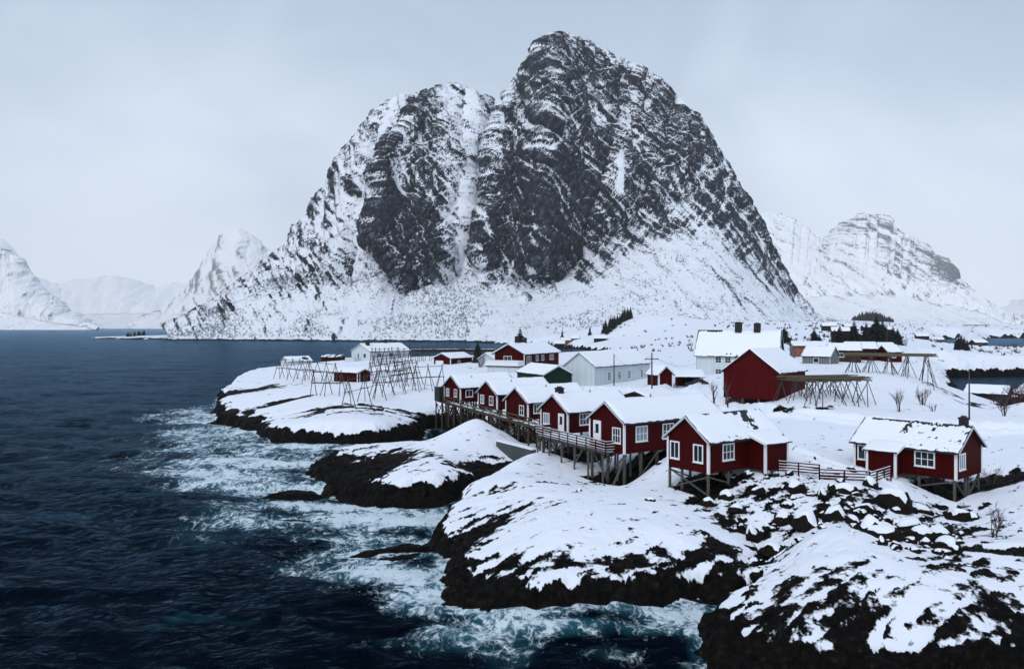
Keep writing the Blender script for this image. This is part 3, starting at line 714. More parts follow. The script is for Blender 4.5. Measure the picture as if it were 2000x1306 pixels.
def far_mountains():
    fm = make_mountain_mat('far_rock_hazed', 0.3, (0.90, 0.92, 0.95), ((0.09, 0.10, 0.115), (0.15, 0.16, 0.18), (0.24, 0.25, 0.27)))  # pale rock and snow colours paint in extra haze
    # right: behind the village
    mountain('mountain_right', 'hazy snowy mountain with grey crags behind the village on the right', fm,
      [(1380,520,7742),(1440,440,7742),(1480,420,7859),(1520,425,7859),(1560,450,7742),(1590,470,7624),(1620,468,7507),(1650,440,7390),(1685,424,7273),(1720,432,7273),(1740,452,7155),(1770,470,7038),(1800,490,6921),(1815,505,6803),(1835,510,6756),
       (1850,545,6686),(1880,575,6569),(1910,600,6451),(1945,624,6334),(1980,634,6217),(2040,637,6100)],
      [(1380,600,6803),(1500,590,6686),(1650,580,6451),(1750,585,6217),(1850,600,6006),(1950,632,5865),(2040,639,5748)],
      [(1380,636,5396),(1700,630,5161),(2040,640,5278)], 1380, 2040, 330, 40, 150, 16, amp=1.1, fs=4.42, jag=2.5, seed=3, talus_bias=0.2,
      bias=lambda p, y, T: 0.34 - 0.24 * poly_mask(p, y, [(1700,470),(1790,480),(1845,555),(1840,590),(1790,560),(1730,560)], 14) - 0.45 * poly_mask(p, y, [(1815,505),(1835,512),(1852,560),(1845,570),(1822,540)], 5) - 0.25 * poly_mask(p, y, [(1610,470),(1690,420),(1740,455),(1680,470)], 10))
    # left edge
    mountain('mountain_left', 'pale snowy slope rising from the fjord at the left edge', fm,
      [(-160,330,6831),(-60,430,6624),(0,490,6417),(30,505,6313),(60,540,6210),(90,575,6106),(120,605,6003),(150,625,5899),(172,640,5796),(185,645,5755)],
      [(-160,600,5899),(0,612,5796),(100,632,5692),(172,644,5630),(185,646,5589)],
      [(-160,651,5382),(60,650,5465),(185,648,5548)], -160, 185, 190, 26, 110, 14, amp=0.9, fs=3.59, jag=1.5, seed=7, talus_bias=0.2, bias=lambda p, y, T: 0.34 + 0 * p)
    # peak behind the shoulder
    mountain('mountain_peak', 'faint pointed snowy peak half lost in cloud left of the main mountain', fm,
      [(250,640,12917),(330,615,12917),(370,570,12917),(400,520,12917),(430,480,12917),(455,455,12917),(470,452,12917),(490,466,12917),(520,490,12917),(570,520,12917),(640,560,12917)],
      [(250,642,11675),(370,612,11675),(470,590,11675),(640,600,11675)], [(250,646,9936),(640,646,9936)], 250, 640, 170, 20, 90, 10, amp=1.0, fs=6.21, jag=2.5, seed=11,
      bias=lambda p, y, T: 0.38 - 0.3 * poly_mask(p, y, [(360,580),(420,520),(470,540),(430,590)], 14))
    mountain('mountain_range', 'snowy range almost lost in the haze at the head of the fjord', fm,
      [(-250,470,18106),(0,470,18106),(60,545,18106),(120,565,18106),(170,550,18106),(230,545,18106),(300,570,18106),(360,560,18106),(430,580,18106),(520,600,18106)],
      [(-250,615,16339),(520,620,16339)], [(-250,644,14573),(520,644,14573)], -250, 520, 170, 16, 60, 8, amp=1.0, fs=8.97, jag=2, seed=17, bias=lambda p, y, T: 0.75 + 0 * p)  # snow cover raised so the range takes on the haze colour
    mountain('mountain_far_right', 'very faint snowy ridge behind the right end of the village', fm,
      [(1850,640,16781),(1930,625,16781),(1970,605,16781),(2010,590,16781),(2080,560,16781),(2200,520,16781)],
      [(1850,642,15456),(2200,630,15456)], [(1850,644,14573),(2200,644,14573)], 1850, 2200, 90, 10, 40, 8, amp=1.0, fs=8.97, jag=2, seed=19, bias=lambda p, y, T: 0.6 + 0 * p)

def build_haze():
    x0, x1, y0, y1, z0, z1 = -15500, 15500, -120, 20000, -8.5, 2400
    me = bpy.data.meshes.new('haze')
    v = [(x, y, z) for z in (z0, z1) for y in (y0, y1) for x in (x0, x1)]
    me.from_pydata(v, [], [(0, 2, 3, 1), (4, 5, 7, 6), (0, 1, 5, 4), (2, 6, 7, 3), (0, 4, 6, 2), (1, 3, 7, 5)])
    m = bpy.data.materials.new('haze_air'); m.use_nodes = True
    nt = m.node_tree; nt.nodes.clear()
    out = nt.nodes.new('ShaderNodeOutputMaterial'); vol = nt.nodes.new('ShaderNodeVolumePrincipled')
    vol.inputs['Density'].default_value = HAZE
    vol.inputs['Color'].default_value = (0.985, 0.99, 1.0, 1)
    vol.inputs['Anisotropy'].default_value = 0.0
    nt.links.new(vol.outputs[0], out.inputs['Volume'])
    o = link('haze', me, None, m)
    tag(o, 'thin pale winter haze over the fjord', 'haze', None, 'stuff')
    o.display_type = 'WIRE'
HAZE = 0.000032
# ------------------------------------------------------------------ materials of the built things
def wood(name, col, dark=0.5, boards=4.5, rough=0.7, streak=0.25, bump=0.5):
    t = NT(name); p = t.obj()
    sp = t.node('ShaderNodeSeparateXYZ'); t.l.new(p, sp.inputs[0])
    u = t.math('MULTIPLY', t.math('ADD', sp.outputs['X'], sp.outputs['Y']), boards)
    idx = t.math('FLOOR', u); fr = t.math('FRACT', u)
    wn_ = t.node('ShaderNodeTexWhiteNoise', noise_dimensions='1D'); t.l.new(idx, wn_.inputs['W'])
    gap = t.math('LESS_THAN', t.math('ABSOLUTE', t.math('SUBTRACT', fr, 0.5)), 0.43)
    st = t.noise(t.mapping(p, scale=(5, 5, 0.7)), 1.2, 5, 0.65)
    k = t.math('ADD', t.math('MULTIPLY', wn_.outputs['Value'], 0.5), t.math('MULTIPLY', st, streak * 2))
    c = t.mix(k, [v * dark for v in col], [min(1, v * 1.25) for v in col])
    c = t.mix(gap, [v * 0.25 for v in col], c)
    t.set(Base_Color=c, Roughness=rough)
    t.b.inputs['Specular IOR Level'].default_value = 0.06
    if bump: t.set(Normal=t.bump(t.math('ADD', gap, t.math('MULTIPLY', st, 0.3)), bump, 0.03))
    return t.m

def plain(name, col, rough=0.7, var=0.3, sc=3.0, spec=0.25, metal=0.0):
    t = NT(name); p = t.obj()
    n = t.noise(p, sc, 5, 0.6)
    t.set(Base_Color=t.mix(n, [v * (1 - var) for v in col], [min(1, v * (1 + var)) for v in col]), Roughness=rough, Metallic=metal)
    t.b.inputs['Specular IOR Level'].default_value = spec
    return t.m

def snow_mat():
    t = NT('drifted_snow'); p = t.pos()
    n = t.noise(p, 0.7, 4)
    t.set(Base_Color=t.mix(n, (0.79, 0.83, 0.90), (0.84, 0.865, 0.915)), Roughness=0.8)
    t.b.inputs['Specular IOR Level'].default_value = 0.15
    t.set(Normal=t.bump(t.noise(p, 3.0, 5, 0.6), 0.35, 0.08))
    return t.m

M = {
 'red': wood('red_boards', (0.050, 0.0012, 0.0016), 0.55),
 'barn': wood('weathered_red_boards', (0.064, 0.0028, 0.0040), 0.6, 4.0, 0.75, 0.5),
 'darkred': wood('dark_red_boards', (0.045, 0.006, 0.006), 0.6),
 'white': wood('white_boards', (0.60, 0.67, 0.70), 0.86, 5.5, 0.6, 0.12, 0.3),
 'trim': plain('white_paint', (0.72, 0.74, 0.76), 0.55, 0.08, 2.0),
 'greytrim': plain('grey_paint', (0.42, 0.46, 0.50), 0.6, 0.12, 2.0),
 'green': wood('dark_green_boards', (0.010, 0.030, 0.020), 0.6, 5.0),
 'grey': wood('grey_boards', (0.20, 0.21, 0.20), 0.6, 5.0),
 'brown': wood('brown_boards', (0.065, 0.035, 0.026), 0.5, 5.0),
 'orange': wood('orange_boards', (0.26, 0.075, 0.025), 0.7, 5.0),
 'dark': wood('tarred_boards', (0.022, 0.022, 0.026), 0.5, 5.0),
 'slate': plain('dark_slate', (0.018, 0.020, 0.024), 0.55, 0.5, 6.0),
 'snow': snow_mat(),
 'pane': NT('window_glass').set(Base_Color=(0.012, 0.018, 0.026, 1), Roughness=0.08).m,
 'paleglass': NT('curtained_glass').set(Base_Color=(0.20, 0.25, 0.30, 1), Roughness=0.12).m,
 'post': plain('grey_timber', (0.078, 0.074, 0.066), 0.8, 0.45, 4.0),
 'pier': plain('green_brown_timber', (0.075, 0.058, 0.034), 0.85, 0.5, 3.0),
 'pierdark': plain('dark_timber', (0.020, 0.016, 0.012), 0.8, 0.5, 3.0),  # darker timber for rear posts, braces and far stilts
 'pole': plain('weathered_pole', (0.055, 0.048, 0.042), 0.85, 0.4, 3.0),
 'drypole': plain('bleached_pole', (0.10, 0.083, 0.056), 0.85, 0.4, 3.0),
 'brick': plain('sooty_brick', (0.020, 0.018, 0.018), 0.85, 0.5, 8.0),
 'concrete': plain('stained_concrete', (0.060, 0.072, 0.078), 0.85, 0.4, 1.2),
 'rock': plain('dark_boulder', (0.011, 0.0088, 0.0075), 0.8, 0.85, 2.5, 0.04),
 'needles': plain('spruce_needles', (0.012, 0.017, 0.016), 0.8, 0.5, 4.0, 0.1),
 'bark': plain('bark', (0.035, 0.028, 0.025), 0.9, 0.4, 6.0, 0.1),
 'twig': plain('bare_twigs', (0.080, 0.058, 0.060), 0.9, 0.4, 4.0, 0.1),
 'rust': plain('red_brown_twigs', (0.080, 0.036, 0.030), 0.9, 0.4, 4.0, 0.1),
 'scrub': plain('grey_birch_scrub', (0.20, 0.225, 0.27), 0.9, 0.4, 0.1, 0.1),
 'wire': NT('wire').set(Base_Color=(0.03, 0.03, 0.035, 1), Roughness=0.5).m,
 'steel': plain('galvanised_steel', (0.16, 0.17, 0.18), 0.5, 0.2, 2.0, 0.4, 0.4),
 'carpaint': NT('dark_car_paint').set(Base_Color=(0.02, 0.022, 0.028, 1), Roughness=0.3).m,
 'rubber': NT('rubber').set(Base_Color=(0.012, 0.012, 0.012, 1), Roughness=0.8).m,
}

class MB:
    def __init__(s): s.v = []; s.f = []
    def box(s, x0, x1, y0, y1, z0, z1):
        b = len(s.v)
        s.v += [(x, y, z) for z in (z0, z1) for y in (y0, y1) for x in (x0, x1)]
        s.f += [(b, b+2, b+3, b+1), (b+4, b+5, b+7, b+6), (b, b+1, b+5, b+4), (b+2, b+6, b+7, b+3), (b, b+4, b+6, b+2), (b+1, b+3, b+7, b+5)]
        return s
    def poly_prism(s, pts, d):
        """pts: list of 3d points (planar), extruded by vector d"""
        b = len(s.v); n = len(pts)
        s.v += [tuple(p) for p in pts] + [(p[0]+d[0], p[1]+d[1], p[2]+d[2]) for p in pts]
        s.f += [tuple(range(b+n-1, b-1, -1)), tuple(range(b+n, b+2*n))]
        s.f += [(b+i, b+(i+1) % n, b+n+(i+1) % n, b+n+i) for i in range(n)]
        return s
    def beam(s, p0, p1, w, h=None):
        h = h or w
        a, c = Vector(p0), Vector(p1); d = (c - a).normalized()
        u = d.cross(Vector((0, 0, 1)))
        u = Vector((1, 0, 0)) if u.length < 1e-4 else u.normalized()
        t = u.cross(d)
        b = len(s.v)
        for q in (a, c):
            for i, j in ((-1, -1), (1, -1), (1, 1), (-1, 1)): s.v.append(tuple(q + u * (i * w / 2) + t * (j * h / 2)))
        s.f += [(b, b+3, b+2, b+1), (b+4, b+5, b+6, b+7)] + [(b+i, b+(i+1) % 4, b+4+(i+1) % 4, b+4+i) for i in range(4)]
        return s
    def tube(s, p0, p1, r0, r1=None, n=6, caps=True):
        r1 = r0 if r1 is None else r1
        a, c = Vector(p0), Vector(p1); d = (c - a).normalized()
        u = d.cross(Vector((0, 0, 1)))
        u = Vector((1, 0, 0)) if u.length < 1e-4 else u.normalized()
        t = u.cross(d); b = len(s.v)
        for q, r in ((a, r0), (c, r1)):
            for i in range(n):
                an = 2 * math.pi * i / n
                s.v.append(tuple(q + u * (r * math.cos(an)) + t * (r * math.sin(an))))
        s.f += [(b+i, b+(i+1) % n, b+n+(i+1) % n, b+n+i) for i in range(n)]
        if caps: s.f += [tuple(range(b+n-1, b-1, -1)), tuple(range(b+n, b+2*n))]
        return s
    def mesh(s, name, mat=None, smooth=False):
        me = bpy.data.meshes.new(name); me.from_pydata(s.v, [], s.f); me.update()
        if smooth:
            me.polygons.foreach_set('use_smooth', [True] * len(me.polygons))
        if mat: me.materials.append(mat)
        return me
    def build(s, name, mat, parent=None, smooth=False):
        return link(name, s.mesh(name, mat, smooth), parent)

def snow_sheet(name, parent, x0, x1, y0, y1, zf, t, hole=None, step=0.3, seed=0, inset=0.09):
    """snow lying on a surface z = zf(x, y) in the thing's own axes"""
    nx = max(6, int((x1 - x0) / step)); ny = max(6, int((y1 - y0) / step))
    xs = np.linspace(0, 1, nx + 1); ys = np.linspace(0, 1, ny + 1)
    U, V_ = np.meshgrid(xs, ys)
    Xl = x0 + (x1 - x0) * U; Yl = y0 + (y1 - y0) * V_
    ed = np.minimum(np.minimum(Xl - x0, x1 - Xl), np.minimum(Yl - y0, y1 - Yl))
    wob = inset * 2.0 * fbm2(Xl * 1.3 + seed, Yl * 1.3 - seed, 3, 5)
    Xl = Xl + np.where((U == 0) | (U == 1), wob, 0); Yl = Yl + np.where((V_ == 0) | (V_ == 1), wob, 0)
    sh = np.sqrt(np.clip(ed / 0.16, 0, 1))
    th = t * 0.68 * sh * (1 + 0.35 * fbm2(Xl * 0.6 + seed * 3, Yl * 0.6, 3, 8))
    Z = zf(Xl, Yl) + 0.012 + th
    if hole is not None:
        hm = hole(Xl, Yl)                       # 1 = bare
        Z = Z - th * np.clip(hm * 1.5, 0, 0.85)
    V = np.stack([Xl, Yl, Z], -1).reshape(-1, 3)
    keep = None
    if hole is not None:
        c = (hm[:-1, :-1] + hm[1:, :-1] + hm[:-1, 1:] + hm[1:, 1:]) / 4
        keep = c < 0.5
    me = grid_mesh(name, V, ny + 1, nx + 1, M['snow'], None, keep)
    return link(name, me, parent)

class House:
    """box house with a gable roof. local x runs along the ridge, local y across; wall y = 0 and one gable face the camera"""
    def __init__(s, name, label, cat, ox, oy, th, L, w, z0, h, rise, wall='red', group=None, skirt=0.0, over=0.32, gover=0.3, roof='slate', snow=0.26, hole=None, trim='trim', trimw=0.16, seed=0, corners=True, barge=True, eave_strip=True):
        s.L, s.w, s.h, s.rise, s.z0 = L, w, h, rise, z0
        s.c, s.s = math.cos(R(th)), math.sin(R(th)); s.ox, s.oy = ox, oy
        s.r = empty(name, (ox, oy, z0), R(th), label, cat, group)
        MB().poly_prism([(0, 0, -skirt), (0, w, -skirt), (0, w, h), (0, w/2, h + rise), (0, 0, h)], (L, 0, 0)).build('wall', M[wall], s.r)
        s.skirt = skirt
        sl = rise / (w / 2); rt = 0.14
        nrm = math.hypot(1, sl)
        m = MB()
        e0 = h - over * sl
        m.poly_prism([(-gover, -over, e0), (-gover, w/2, h + rise), (-gover, w + over, e0), (-gover, w + over, e0 + rt), (-gover, w/2, h + rise + rt * nrm), (-gover, -over, e0 + rt)], (L + 2*gover, 0, 0))
        s.roof = m.build('roof', M[roof], s.r)
        zf = lambda x, y: h + rise - np.abs(y - w/2) * sl + rt * 1.05
        s.zf = zf
        s.trim = trim
        if snow > 0: snow_sheet('roof_snow', s.r, -gover + .06, L + gover - .06, -over - .03, w + over + .03, zf, snow, hole, (0.085 if hole and L < 10 else 0.28) if L < 30 else .5, seed)
        if eave_strip:
            MB().beam((-gover + .02, -over - .045, e0 + .03), (L + gover - .02, -over - .045, e0 + .03), .08, .09).build('eave_strip', M['slate'], s.r)  # thin dark strip draws the black line along the eave
        if corners:
            for (x, y) in ((0, 0), (0, w), (L, 0), (L, w)):
                dx = -0.03 if x == 0 else 0.03; dy = -0.03 if y == 0 else 0.03
                xa, xb = (x + dx, x + trimw) if x == 0 else (x - trimw, x + dx)
                ya, yb = (y + dy, y + trimw) if y == 0 else (y - trimw, y + dy)
                MB().box(xa, xb, ya, yb, -skirt - 0.03, h - (0.02 if y == 0 else 0.02)).build('corner_board', M[trim], s.r)
        if barge:
            for x in (-gover - 0.035, L + gover + 0.002):
                for sg in (0, 1):
                    ye = -over if sg == 0 else w + over
                    MB().poly_prism([(x, ye, e0 - .05), (x, w/2, h + rise - .05), (x, w/2, h + rise + rt * nrm), (x, ye, e0 + rt)], (0.033, 0, 0)).build('bargeboard', M['greytrim' if trim == 'trim' else trim], s.r)
    def at(s, x, y, z=0):
        """world position of a local point"""
        return (s.ox + x * s.c - y * s.s, s.oy + x * s.s + y * s.c, s.z0 + z)
    def wbox(s, m, wall, u0, u1, v0, v1, o0, o1):
        if wall == 'g0': m.box(-o1, -o0, u0, u1, v0, v1)
        elif wall == 'gL': m.box(s.L + o0, s.L + o1, u0, u1, v0, v1)
        elif wall == 's0': m.box(u0, u1, -o1, -o0, v0, v1)
        else: m.box(u0, u1, s.w + o0, s.w + o1, v0, v1)
        return m
    def window(s, wall, u, v, ww, hh, nc=2, nr=2, casing=0.11, pane='pane', mat='trim', out=0.0):
        a, b, c, d = u - ww/2, u + ww/2, v - hh/2, v + hh/2
        m = MB()
        for (u0, u1, v0, v1) in ((a - casing, a, c - casing, d + casing), (b, b + casing, c - casing, d + casing), (a, b, c - casing, c), (a, b, d, d + casing)):
            s.wbox(m, wall, u0, u1, v0, v1, out + .002, out + .05)
        f = m.build('window', M[mat], s.r)
        bw = 0.055
        cw = (ww - bw * (nc - 1)) / nc; rh = (hh - bw * (nr - 1)) / nr
        bars = MB()
        for i in range(1, nc): s.wbox(bars, wall, a + i * cw + (i - 1) * bw, a + i * (cw + bw), c, d, out + .002, out + .044)
        for j in range(1, nr):
            for i in range(nc): s.wbox(bars, wall, a + i * (cw + bw), a + i * (cw + bw) + cw, c + j * rh + (j - 1) * bw, c + j * (rh + bw), out + .002, out + .034)
        if bars.v: bars.build('sash_bars', M[mat], f)
        for i in range(nc):
            for j in range(nr):
                s.wbox(MB(), wall, a + i * (cw + bw), a + i * (cw + bw) + cw, c + j * (rh + bw), c + j * (rh + bw) + rh, out + .002, out + .014).build('pane', M[pane], f)
        sl = MB(); s.wbox(sl, wall, a - casing - .03, b + casing + .03, c - casing - .05, c - casing - .002, out + .002, out + .10); sl.build('sill', M[mat], f)
        return f
    def door(s, wall, u, ww, hh, v0=0.0, mat='trim', glass=True, frame='trim'):
        m = MB(); s.wbox(m, wall, u - ww/2, u + ww/2, v0, v0 + hh, .002, .05); d = m.build('door', M[mat], s.r)
        if frame:
            m = MB()
            for (a, b, c, e) in ((u - ww/2 - .1, u - ww/2 - .002, v0, v0 + hh + .1), (u + ww/2 + .002, u + ww/2 + .1, v0, v0 + hh + .1), (u - ww/2 - .002, u + ww/2 + .002, v0 + hh + .002, v0 + hh + .1)):
                s.wbox(m, wall, a, b, c, e, .002, .065)
            m.build('door_frame', M[frame], d)
        if glass:
            m = MB(); s.wbox(m, wall, u - ww*.26, u + ww*.26, v0 + hh*.42, v0 + hh*.88, .051, .058); m.build('pane', M['pane'], d)
        m = MB(); s.wbox(m, wall, u + ww*.33, u + ww*.40, v0 + hh*.42, v0 + hh*.49, .051, .09); m.build('handle', M['steel'], d)
        return d
    def chimney(s, x, y, sx, sy, top, mat='brick'):
        zb = s.h + s.rise - abs(y - s.w/2) * s.rise / (s.w/2) - 0.1
        m = MB(); m.box(x - sx/2, x + sx/2, y - sy/2, y + sy/2, zb, top - .12); m.box(x - sx/2 - .06, x + sx/2 + .06, y - sy/2 - .06, y + sy/2 + .06, top - .119, top)
        c = m.build('chimney', M[mat], s.r)
        MB().box(x - sx*.3, x + sx*.3, y - sy*.3, y + sy*.3, top + .002, top + .14).build('flue', M['slate'], c)
    def vent(s, x, y, h_=.55, r0=.07):
        zb = s.h + s.rise - abs(y - s.w/2) * s.rise / (s.w/2)
        m = MB().tube((x, y, zb), (x, y, zb + h_), r0, r0, 8); m.tube((x, y, zb + h_ + .03), (x, y, zb + h_ + .1), r0 * 1.7, r0 * .5, 8)
        m.build('vent_pipe', M['steel'], s.r)
    def post(s, x, y, wd=0.2, mat='post', top=None, sink=0.35):
        X, Y, _ = s.at(x, y)
        g = ground_z(X, Y)
        t = (-s.skirt - .005) if top is None else top
        b = g - s.z0 - sink
        if b > t - 0.25: return None
        MB().box(x - wd/2, x + wd/2, y - wd/2, y + wd/2, b, t).build('post', M[mat], s.r)
        return b + sink
    def brace(s, p0, p1, wd=0.13, mat='post'):
        MB().beam(p0, p1, wd, wd * .8).build('brace', M[mat], s.r)

# bare ground under everything that stands on stilts
def bare(ox, oy, th, x0, x1, y0, y1, k=0.55):
    c, s_ = math.cos(R(th)), math.sin(R(th)); mx, my = (x0 + x1) / 2, (y0 + y1) / 2
    BARE.append((ox + mx * c - my * s_, oy + mx * s_ + my * c, (x1 - x0) / 2, (y1 - y0) / 2, R(th), k))
CAB = [(-8.3,129,11,'c1'),(-2.2,117.7,10.5,'c2'),(2.07,104.7,10.5,'c3'),(6.35,91.5,10,'c4'),(10.7,76.6,14,'c5')]
for a_, b_, l_, _ in CAB[:3]: bare(a_, b_, 36, -1.5, 6, -.6, 5.6, .5)
bare(6.35, 91.5, 36, -2.5, 6, -6, 5.2, .35); bare(10.7, 76.6, 36, -.9, 8, -.6, 5.4, .95)  # stronger below the long cabin, so bare dark rock paints in its shade
bare(15.6, 63.8, 36, -.2, 4.5, -.2, 4.4, .75); bare(30.8, 72.4, -49, 4.6, 8.6, -.2, 5.5, .65)
rnd = random.Random(11)
ROW = 'red stilt cabins along the shore'

def cabin_row():
    lab = {'c1': 'red cabin at the far end of the timber pier, furthest along the shore row',
           'c2': 'second red cabin from the far end of the row, two white windows in its gable',
           'c3': 'middle red cabin of the row, one white window in its gable',
           'c4': 'red cabin with a white door and a chimney behind the red-railed walkway',
           'c5': 'long red cabin on tall grey stilts at the near end of the red-railed walkway'}
    hs = [2.45, 2.3, 2.3, 2.45, 2.98]
    for i, (x, y, L, k) in enumerate(CAB):
        H = House('red_cabin', lab[k], 'cabin', x, y, 36, L, 5.0, 5.0, hs[i], 1.7, 'red', ROW, skirt=0.0 if i < 3 else .05, seed=i * 7, snow=.30)
        if k == 'c1':
            H.window('g0', 1.4, 1.45, .75, 1.05, 2, 2); H.window('g0', 3.85, 1.45, .75, 1.05, 2, 2, pane='paleglass'); H.window('s0', 1.7, 1.4, 1.2, .95, 2, 1)
            MB().box(-.9, .8, 5.02, 6.6, -.1, 2.2).build('annex', M['slate'], H.r)
        if k == 'c2':
            H.window('g0', 1.45, 1.25, .85, 1.15, 2, 2); H.window('g0', 3.85, 1.3, .8, 1.1, 2, 2, pane='paleglass'); H.window('s0', 2.4, 1.3, 1.0, .9, 2, 1)
        if k == 'c3':
            H.window('g0', 1.35, 1.15, .85, 1.15, 2, 2); H.window('s0', 1.6, 1.4, 1.2, 1.05, 3, 1); H.window('s0', 4.2, 1.4, 1.2, 1.05, 3, 1)
        if k == 'c4':
            H.window('g0', 3.9, 1.35, .95, 1.1, 3, 1, pane='paleglass'); H.door('g0', 1.15, .85, 2.0, .05); H.window('s0', 2.5, 1.45, 1.35, 1.15, 3, 2)
            H.chimney(.9, 2.6, .75, .75, 5.0)
        if k == 'c5':
            H.door('g0', 3.8, .9, 2.0, .75); H.window('g0', 1.05, 1.65, .95, 1.3, 3, 2); H.window('s0', 2.3, 1.75, 1.4, 1.3, 3, 2, pane='paleglass'); H.window('s0', 6.0, 1.75, 1.4, 1.3, 3, 2)
        H.vent(3.2 + i * .7, 1.6 + .2 * i)
        xs = (0.25, 2.2, 4.2, 6.2) if k != 'c5' else (0.2, 2.4, 4.6, 6.8)
        bot = {}
        for px in xs:
            for py in (0.2, 2.5, 4.8):
                bot[px, py] = H.post(px, py, .22, 'pierdark' if i < 3 else 'post')
        if k == 'c5':
            b0 = bot[0.2, .2] or -2.5
            H.brace((.2, .05, -.2), (.2, 3.2, b0 + .1)); H.brace((.2, 4.8, -.2), (.2, 2.6, b0 + .1))
            H.brace((0.3, .02, -.15), (-1.6, .02, b0 - .1), .16); H.brace((4.6, .05, -.2), (2.4, .05, (bot[2.4, .2] or -2) + .1))
        elif i < 4:
            for a, b in ((.2, 2.5), (2.5, 4.8)):
                H.brace((.25, a, -.1), (.25, b, (bot[.25, b] or -2) * .9), .12, 'pierdark'); H.brace((.25, b, -.1), (.25, a, (bot[.25, a] or -2) * .9), .12, 'pierdark')

def porch(H, x0, x1, d, zt, zs, label=None):
    """lean-to porch on wall y=0: zt = height at the wall, zs = outer height"""
    MB().poly_prism([(x0, 0.0, 0), (x0, -d, 0), (x0, -d, zs), (x0, 0.0, zt)], (x1 - x0, 0, 0)).build('porch_wall', M['red'], H.r)
    o = .28; sl = (zt - zs) / d
    MB().poly_prism([(x0 - o, -.02, zt + .02), (x0 - o, -d - o, zs - o * sl + .02), (x0 - o, -d - o, zs - o * sl + .12), (x0 - o, -.02, zt + .12)], (x1 - x0 + 2 * o, 0, 0)).build('porch_roof', M['slate'], H.r)
    snow_sheet('porch_snow', H.r, x0 - o - .02, x1 + o + .02, -d - o - .03, .25, lambda x, y: zt + .13 + np.minimum(y, 0) * sl, .18, None, .25, 5)
    for x in (x0, x1):
        MB().box(x - .10, x + .10, -d - .04, -d + .14, -.25, zs - .02).build('corner_board', M['trim'], H.r)
    for x in (x0 - o - .04, x1 + o + .005):
        MB().poly_prism([(x, .0, zt - .04), (x, -d - o, zs - o * sl - .04), (x, -d - o, zs - o * sl + .14), (x, .0, zt + .14)], (.035, 0, 0)).build('bargeboard', M['trim'], H.r)

def near_cabins():
    def hole6(x, y):
        n = fbm2(x * 1.3, y * 1.3, 4, 77, .6)
        a = np.exp(-((x - 6.4) / 1.1) ** 2) * sstep(-.5, 1.2, y) * (1 - sstep(2.2, 3.0, y))
        ridge = np.exp(-((y - 2.2) / .22) ** 2) * (x > 1.0)
        eave = np.exp(-((y + .1) / .35) ** 2) * np.exp(-((x - 3.2) / 1.6) ** 2)
        f = fbm2(x * 4.5, y * 4.5, 3, 78, .7)
        return np.clip(.72 * a + .55 * ridge + .42 * eave + 1.1 * n * (.3 + a + ridge) + 1.1 * f * (a + ridge + eave), 0, 1) * (a + ridge + eave > .12)
    H = House('red_cabin', 'nearest red cabin on crossed grey stilts, dark patch on its snowy roof', 'cabin', 15.6, 63.8, 36, 9.0, 4.4, 5.4, 2.6, 1.7, 'red', ROW, hole=hole6, snow=.2, seed=41)
    H.window('g0', 1.05, 1.5, .82, 1.25, 2, 1); H.window('g0', 3.55, 1.5, .82, 1.25, 2, 1); H.window('s0', 2.4, 1.55, 1.25, 1.15, 3, 2)
    b = {}
    for x, y in ((.15, .15), (.15, 4.25), (.15, 2.9), (2.6, .15), (2.6, 2.4), (2.6, 4.2), (4.6, 2.2)): b[x, y] = H.post(x, y, .17)
    g = lambda k: (b.get(k) or -1.5) + .15
    H.brace((.15, .1, -.25), (.15, 4.25, g((.15, 4.25)))); H.brace((.15, 4.25, -.15), (.15, .15, g((.15, .15))))
    H.brace((.2, .1, -.3), (2.6, .1, g((2.6, .15)))); H.brace((.2, 4.25, -.2), (2.6, 4.2, g((2.6, 4.2))))
    porch(H, 5.0, 7.9, 1.7, 2.75, 2.15)
    def hole7(x, y):
        n = fbm2(x * 1.6, y * 1.6, 4, 83, .62)
        ridge = np.exp(-((y - 2.72) / .20) ** 2) * sstep(.3, .6, x)
        a = np.exp(-((x - 3.9) / .5) ** 2) * sstep(.6, 1.6, y) * (y < 3)
        right = .5 * sstep(4.2, 5.0, x) * (y < 2.8)
        f = fbm2(x * 5, y * 5, 3, 84, .7)
        return np.clip(.8 * ridge + .55 * a + .5 * right + 1.2 * n * (.2 + ridge + a + right) + 1.3 * f * (ridge + a + 1.2 * right), 0, 1) * (ridge + a + right > .12)
    H = House('red_cabin', 'red cabin furthest right with dark ridge strip and chimney at its right end', 'cabin', 30.8, 72.4, -49, 8.6, 5.6, 4.5, 2.35, 1.75, 'red', ROW, hole=hole7, snow=.18, seed=57)
    H.window('s0', 6.1, 1.45, 1.45, 1.1, 3, 2); H.window('s0', 1.0, 1.4, 1.1, 1.1, 2, 1); H.window('gL', 1.2, 1.4, 1.15, 1.15, 3, 1, pane='paleglass')
    H.chimney(8.1, 2.95, .6, .6, 4.9)
    porch(H, 1.9, 4.3, 1.5, 2.45, 1.95)
    b = {}
    for x, y in ((8.4, .15), (8.4, 2.4), (8.4, 3.0), (8.4, 5.4), (5.6, .15), (5.6, 3), (5.6, 5.3)): b[x, y] = H.post(x, y, .17)
    g = lambda k: (b.get(k) or -1.4) + .15
    H.brace((8.4, .1, -.15), (5.6, .1, g((5.6, .15)))); H.brace((8.4, .15, -.1), (8.4, 2.4, g((8.4, 2.4)))); H.brace((8.4, 5.4, -.15), (8.4, 3.0, g((8.4, 3.0)))); H.brace((8.4, 3.0, -.15), (8.4, 5.4, g((8.4, 5.4))))

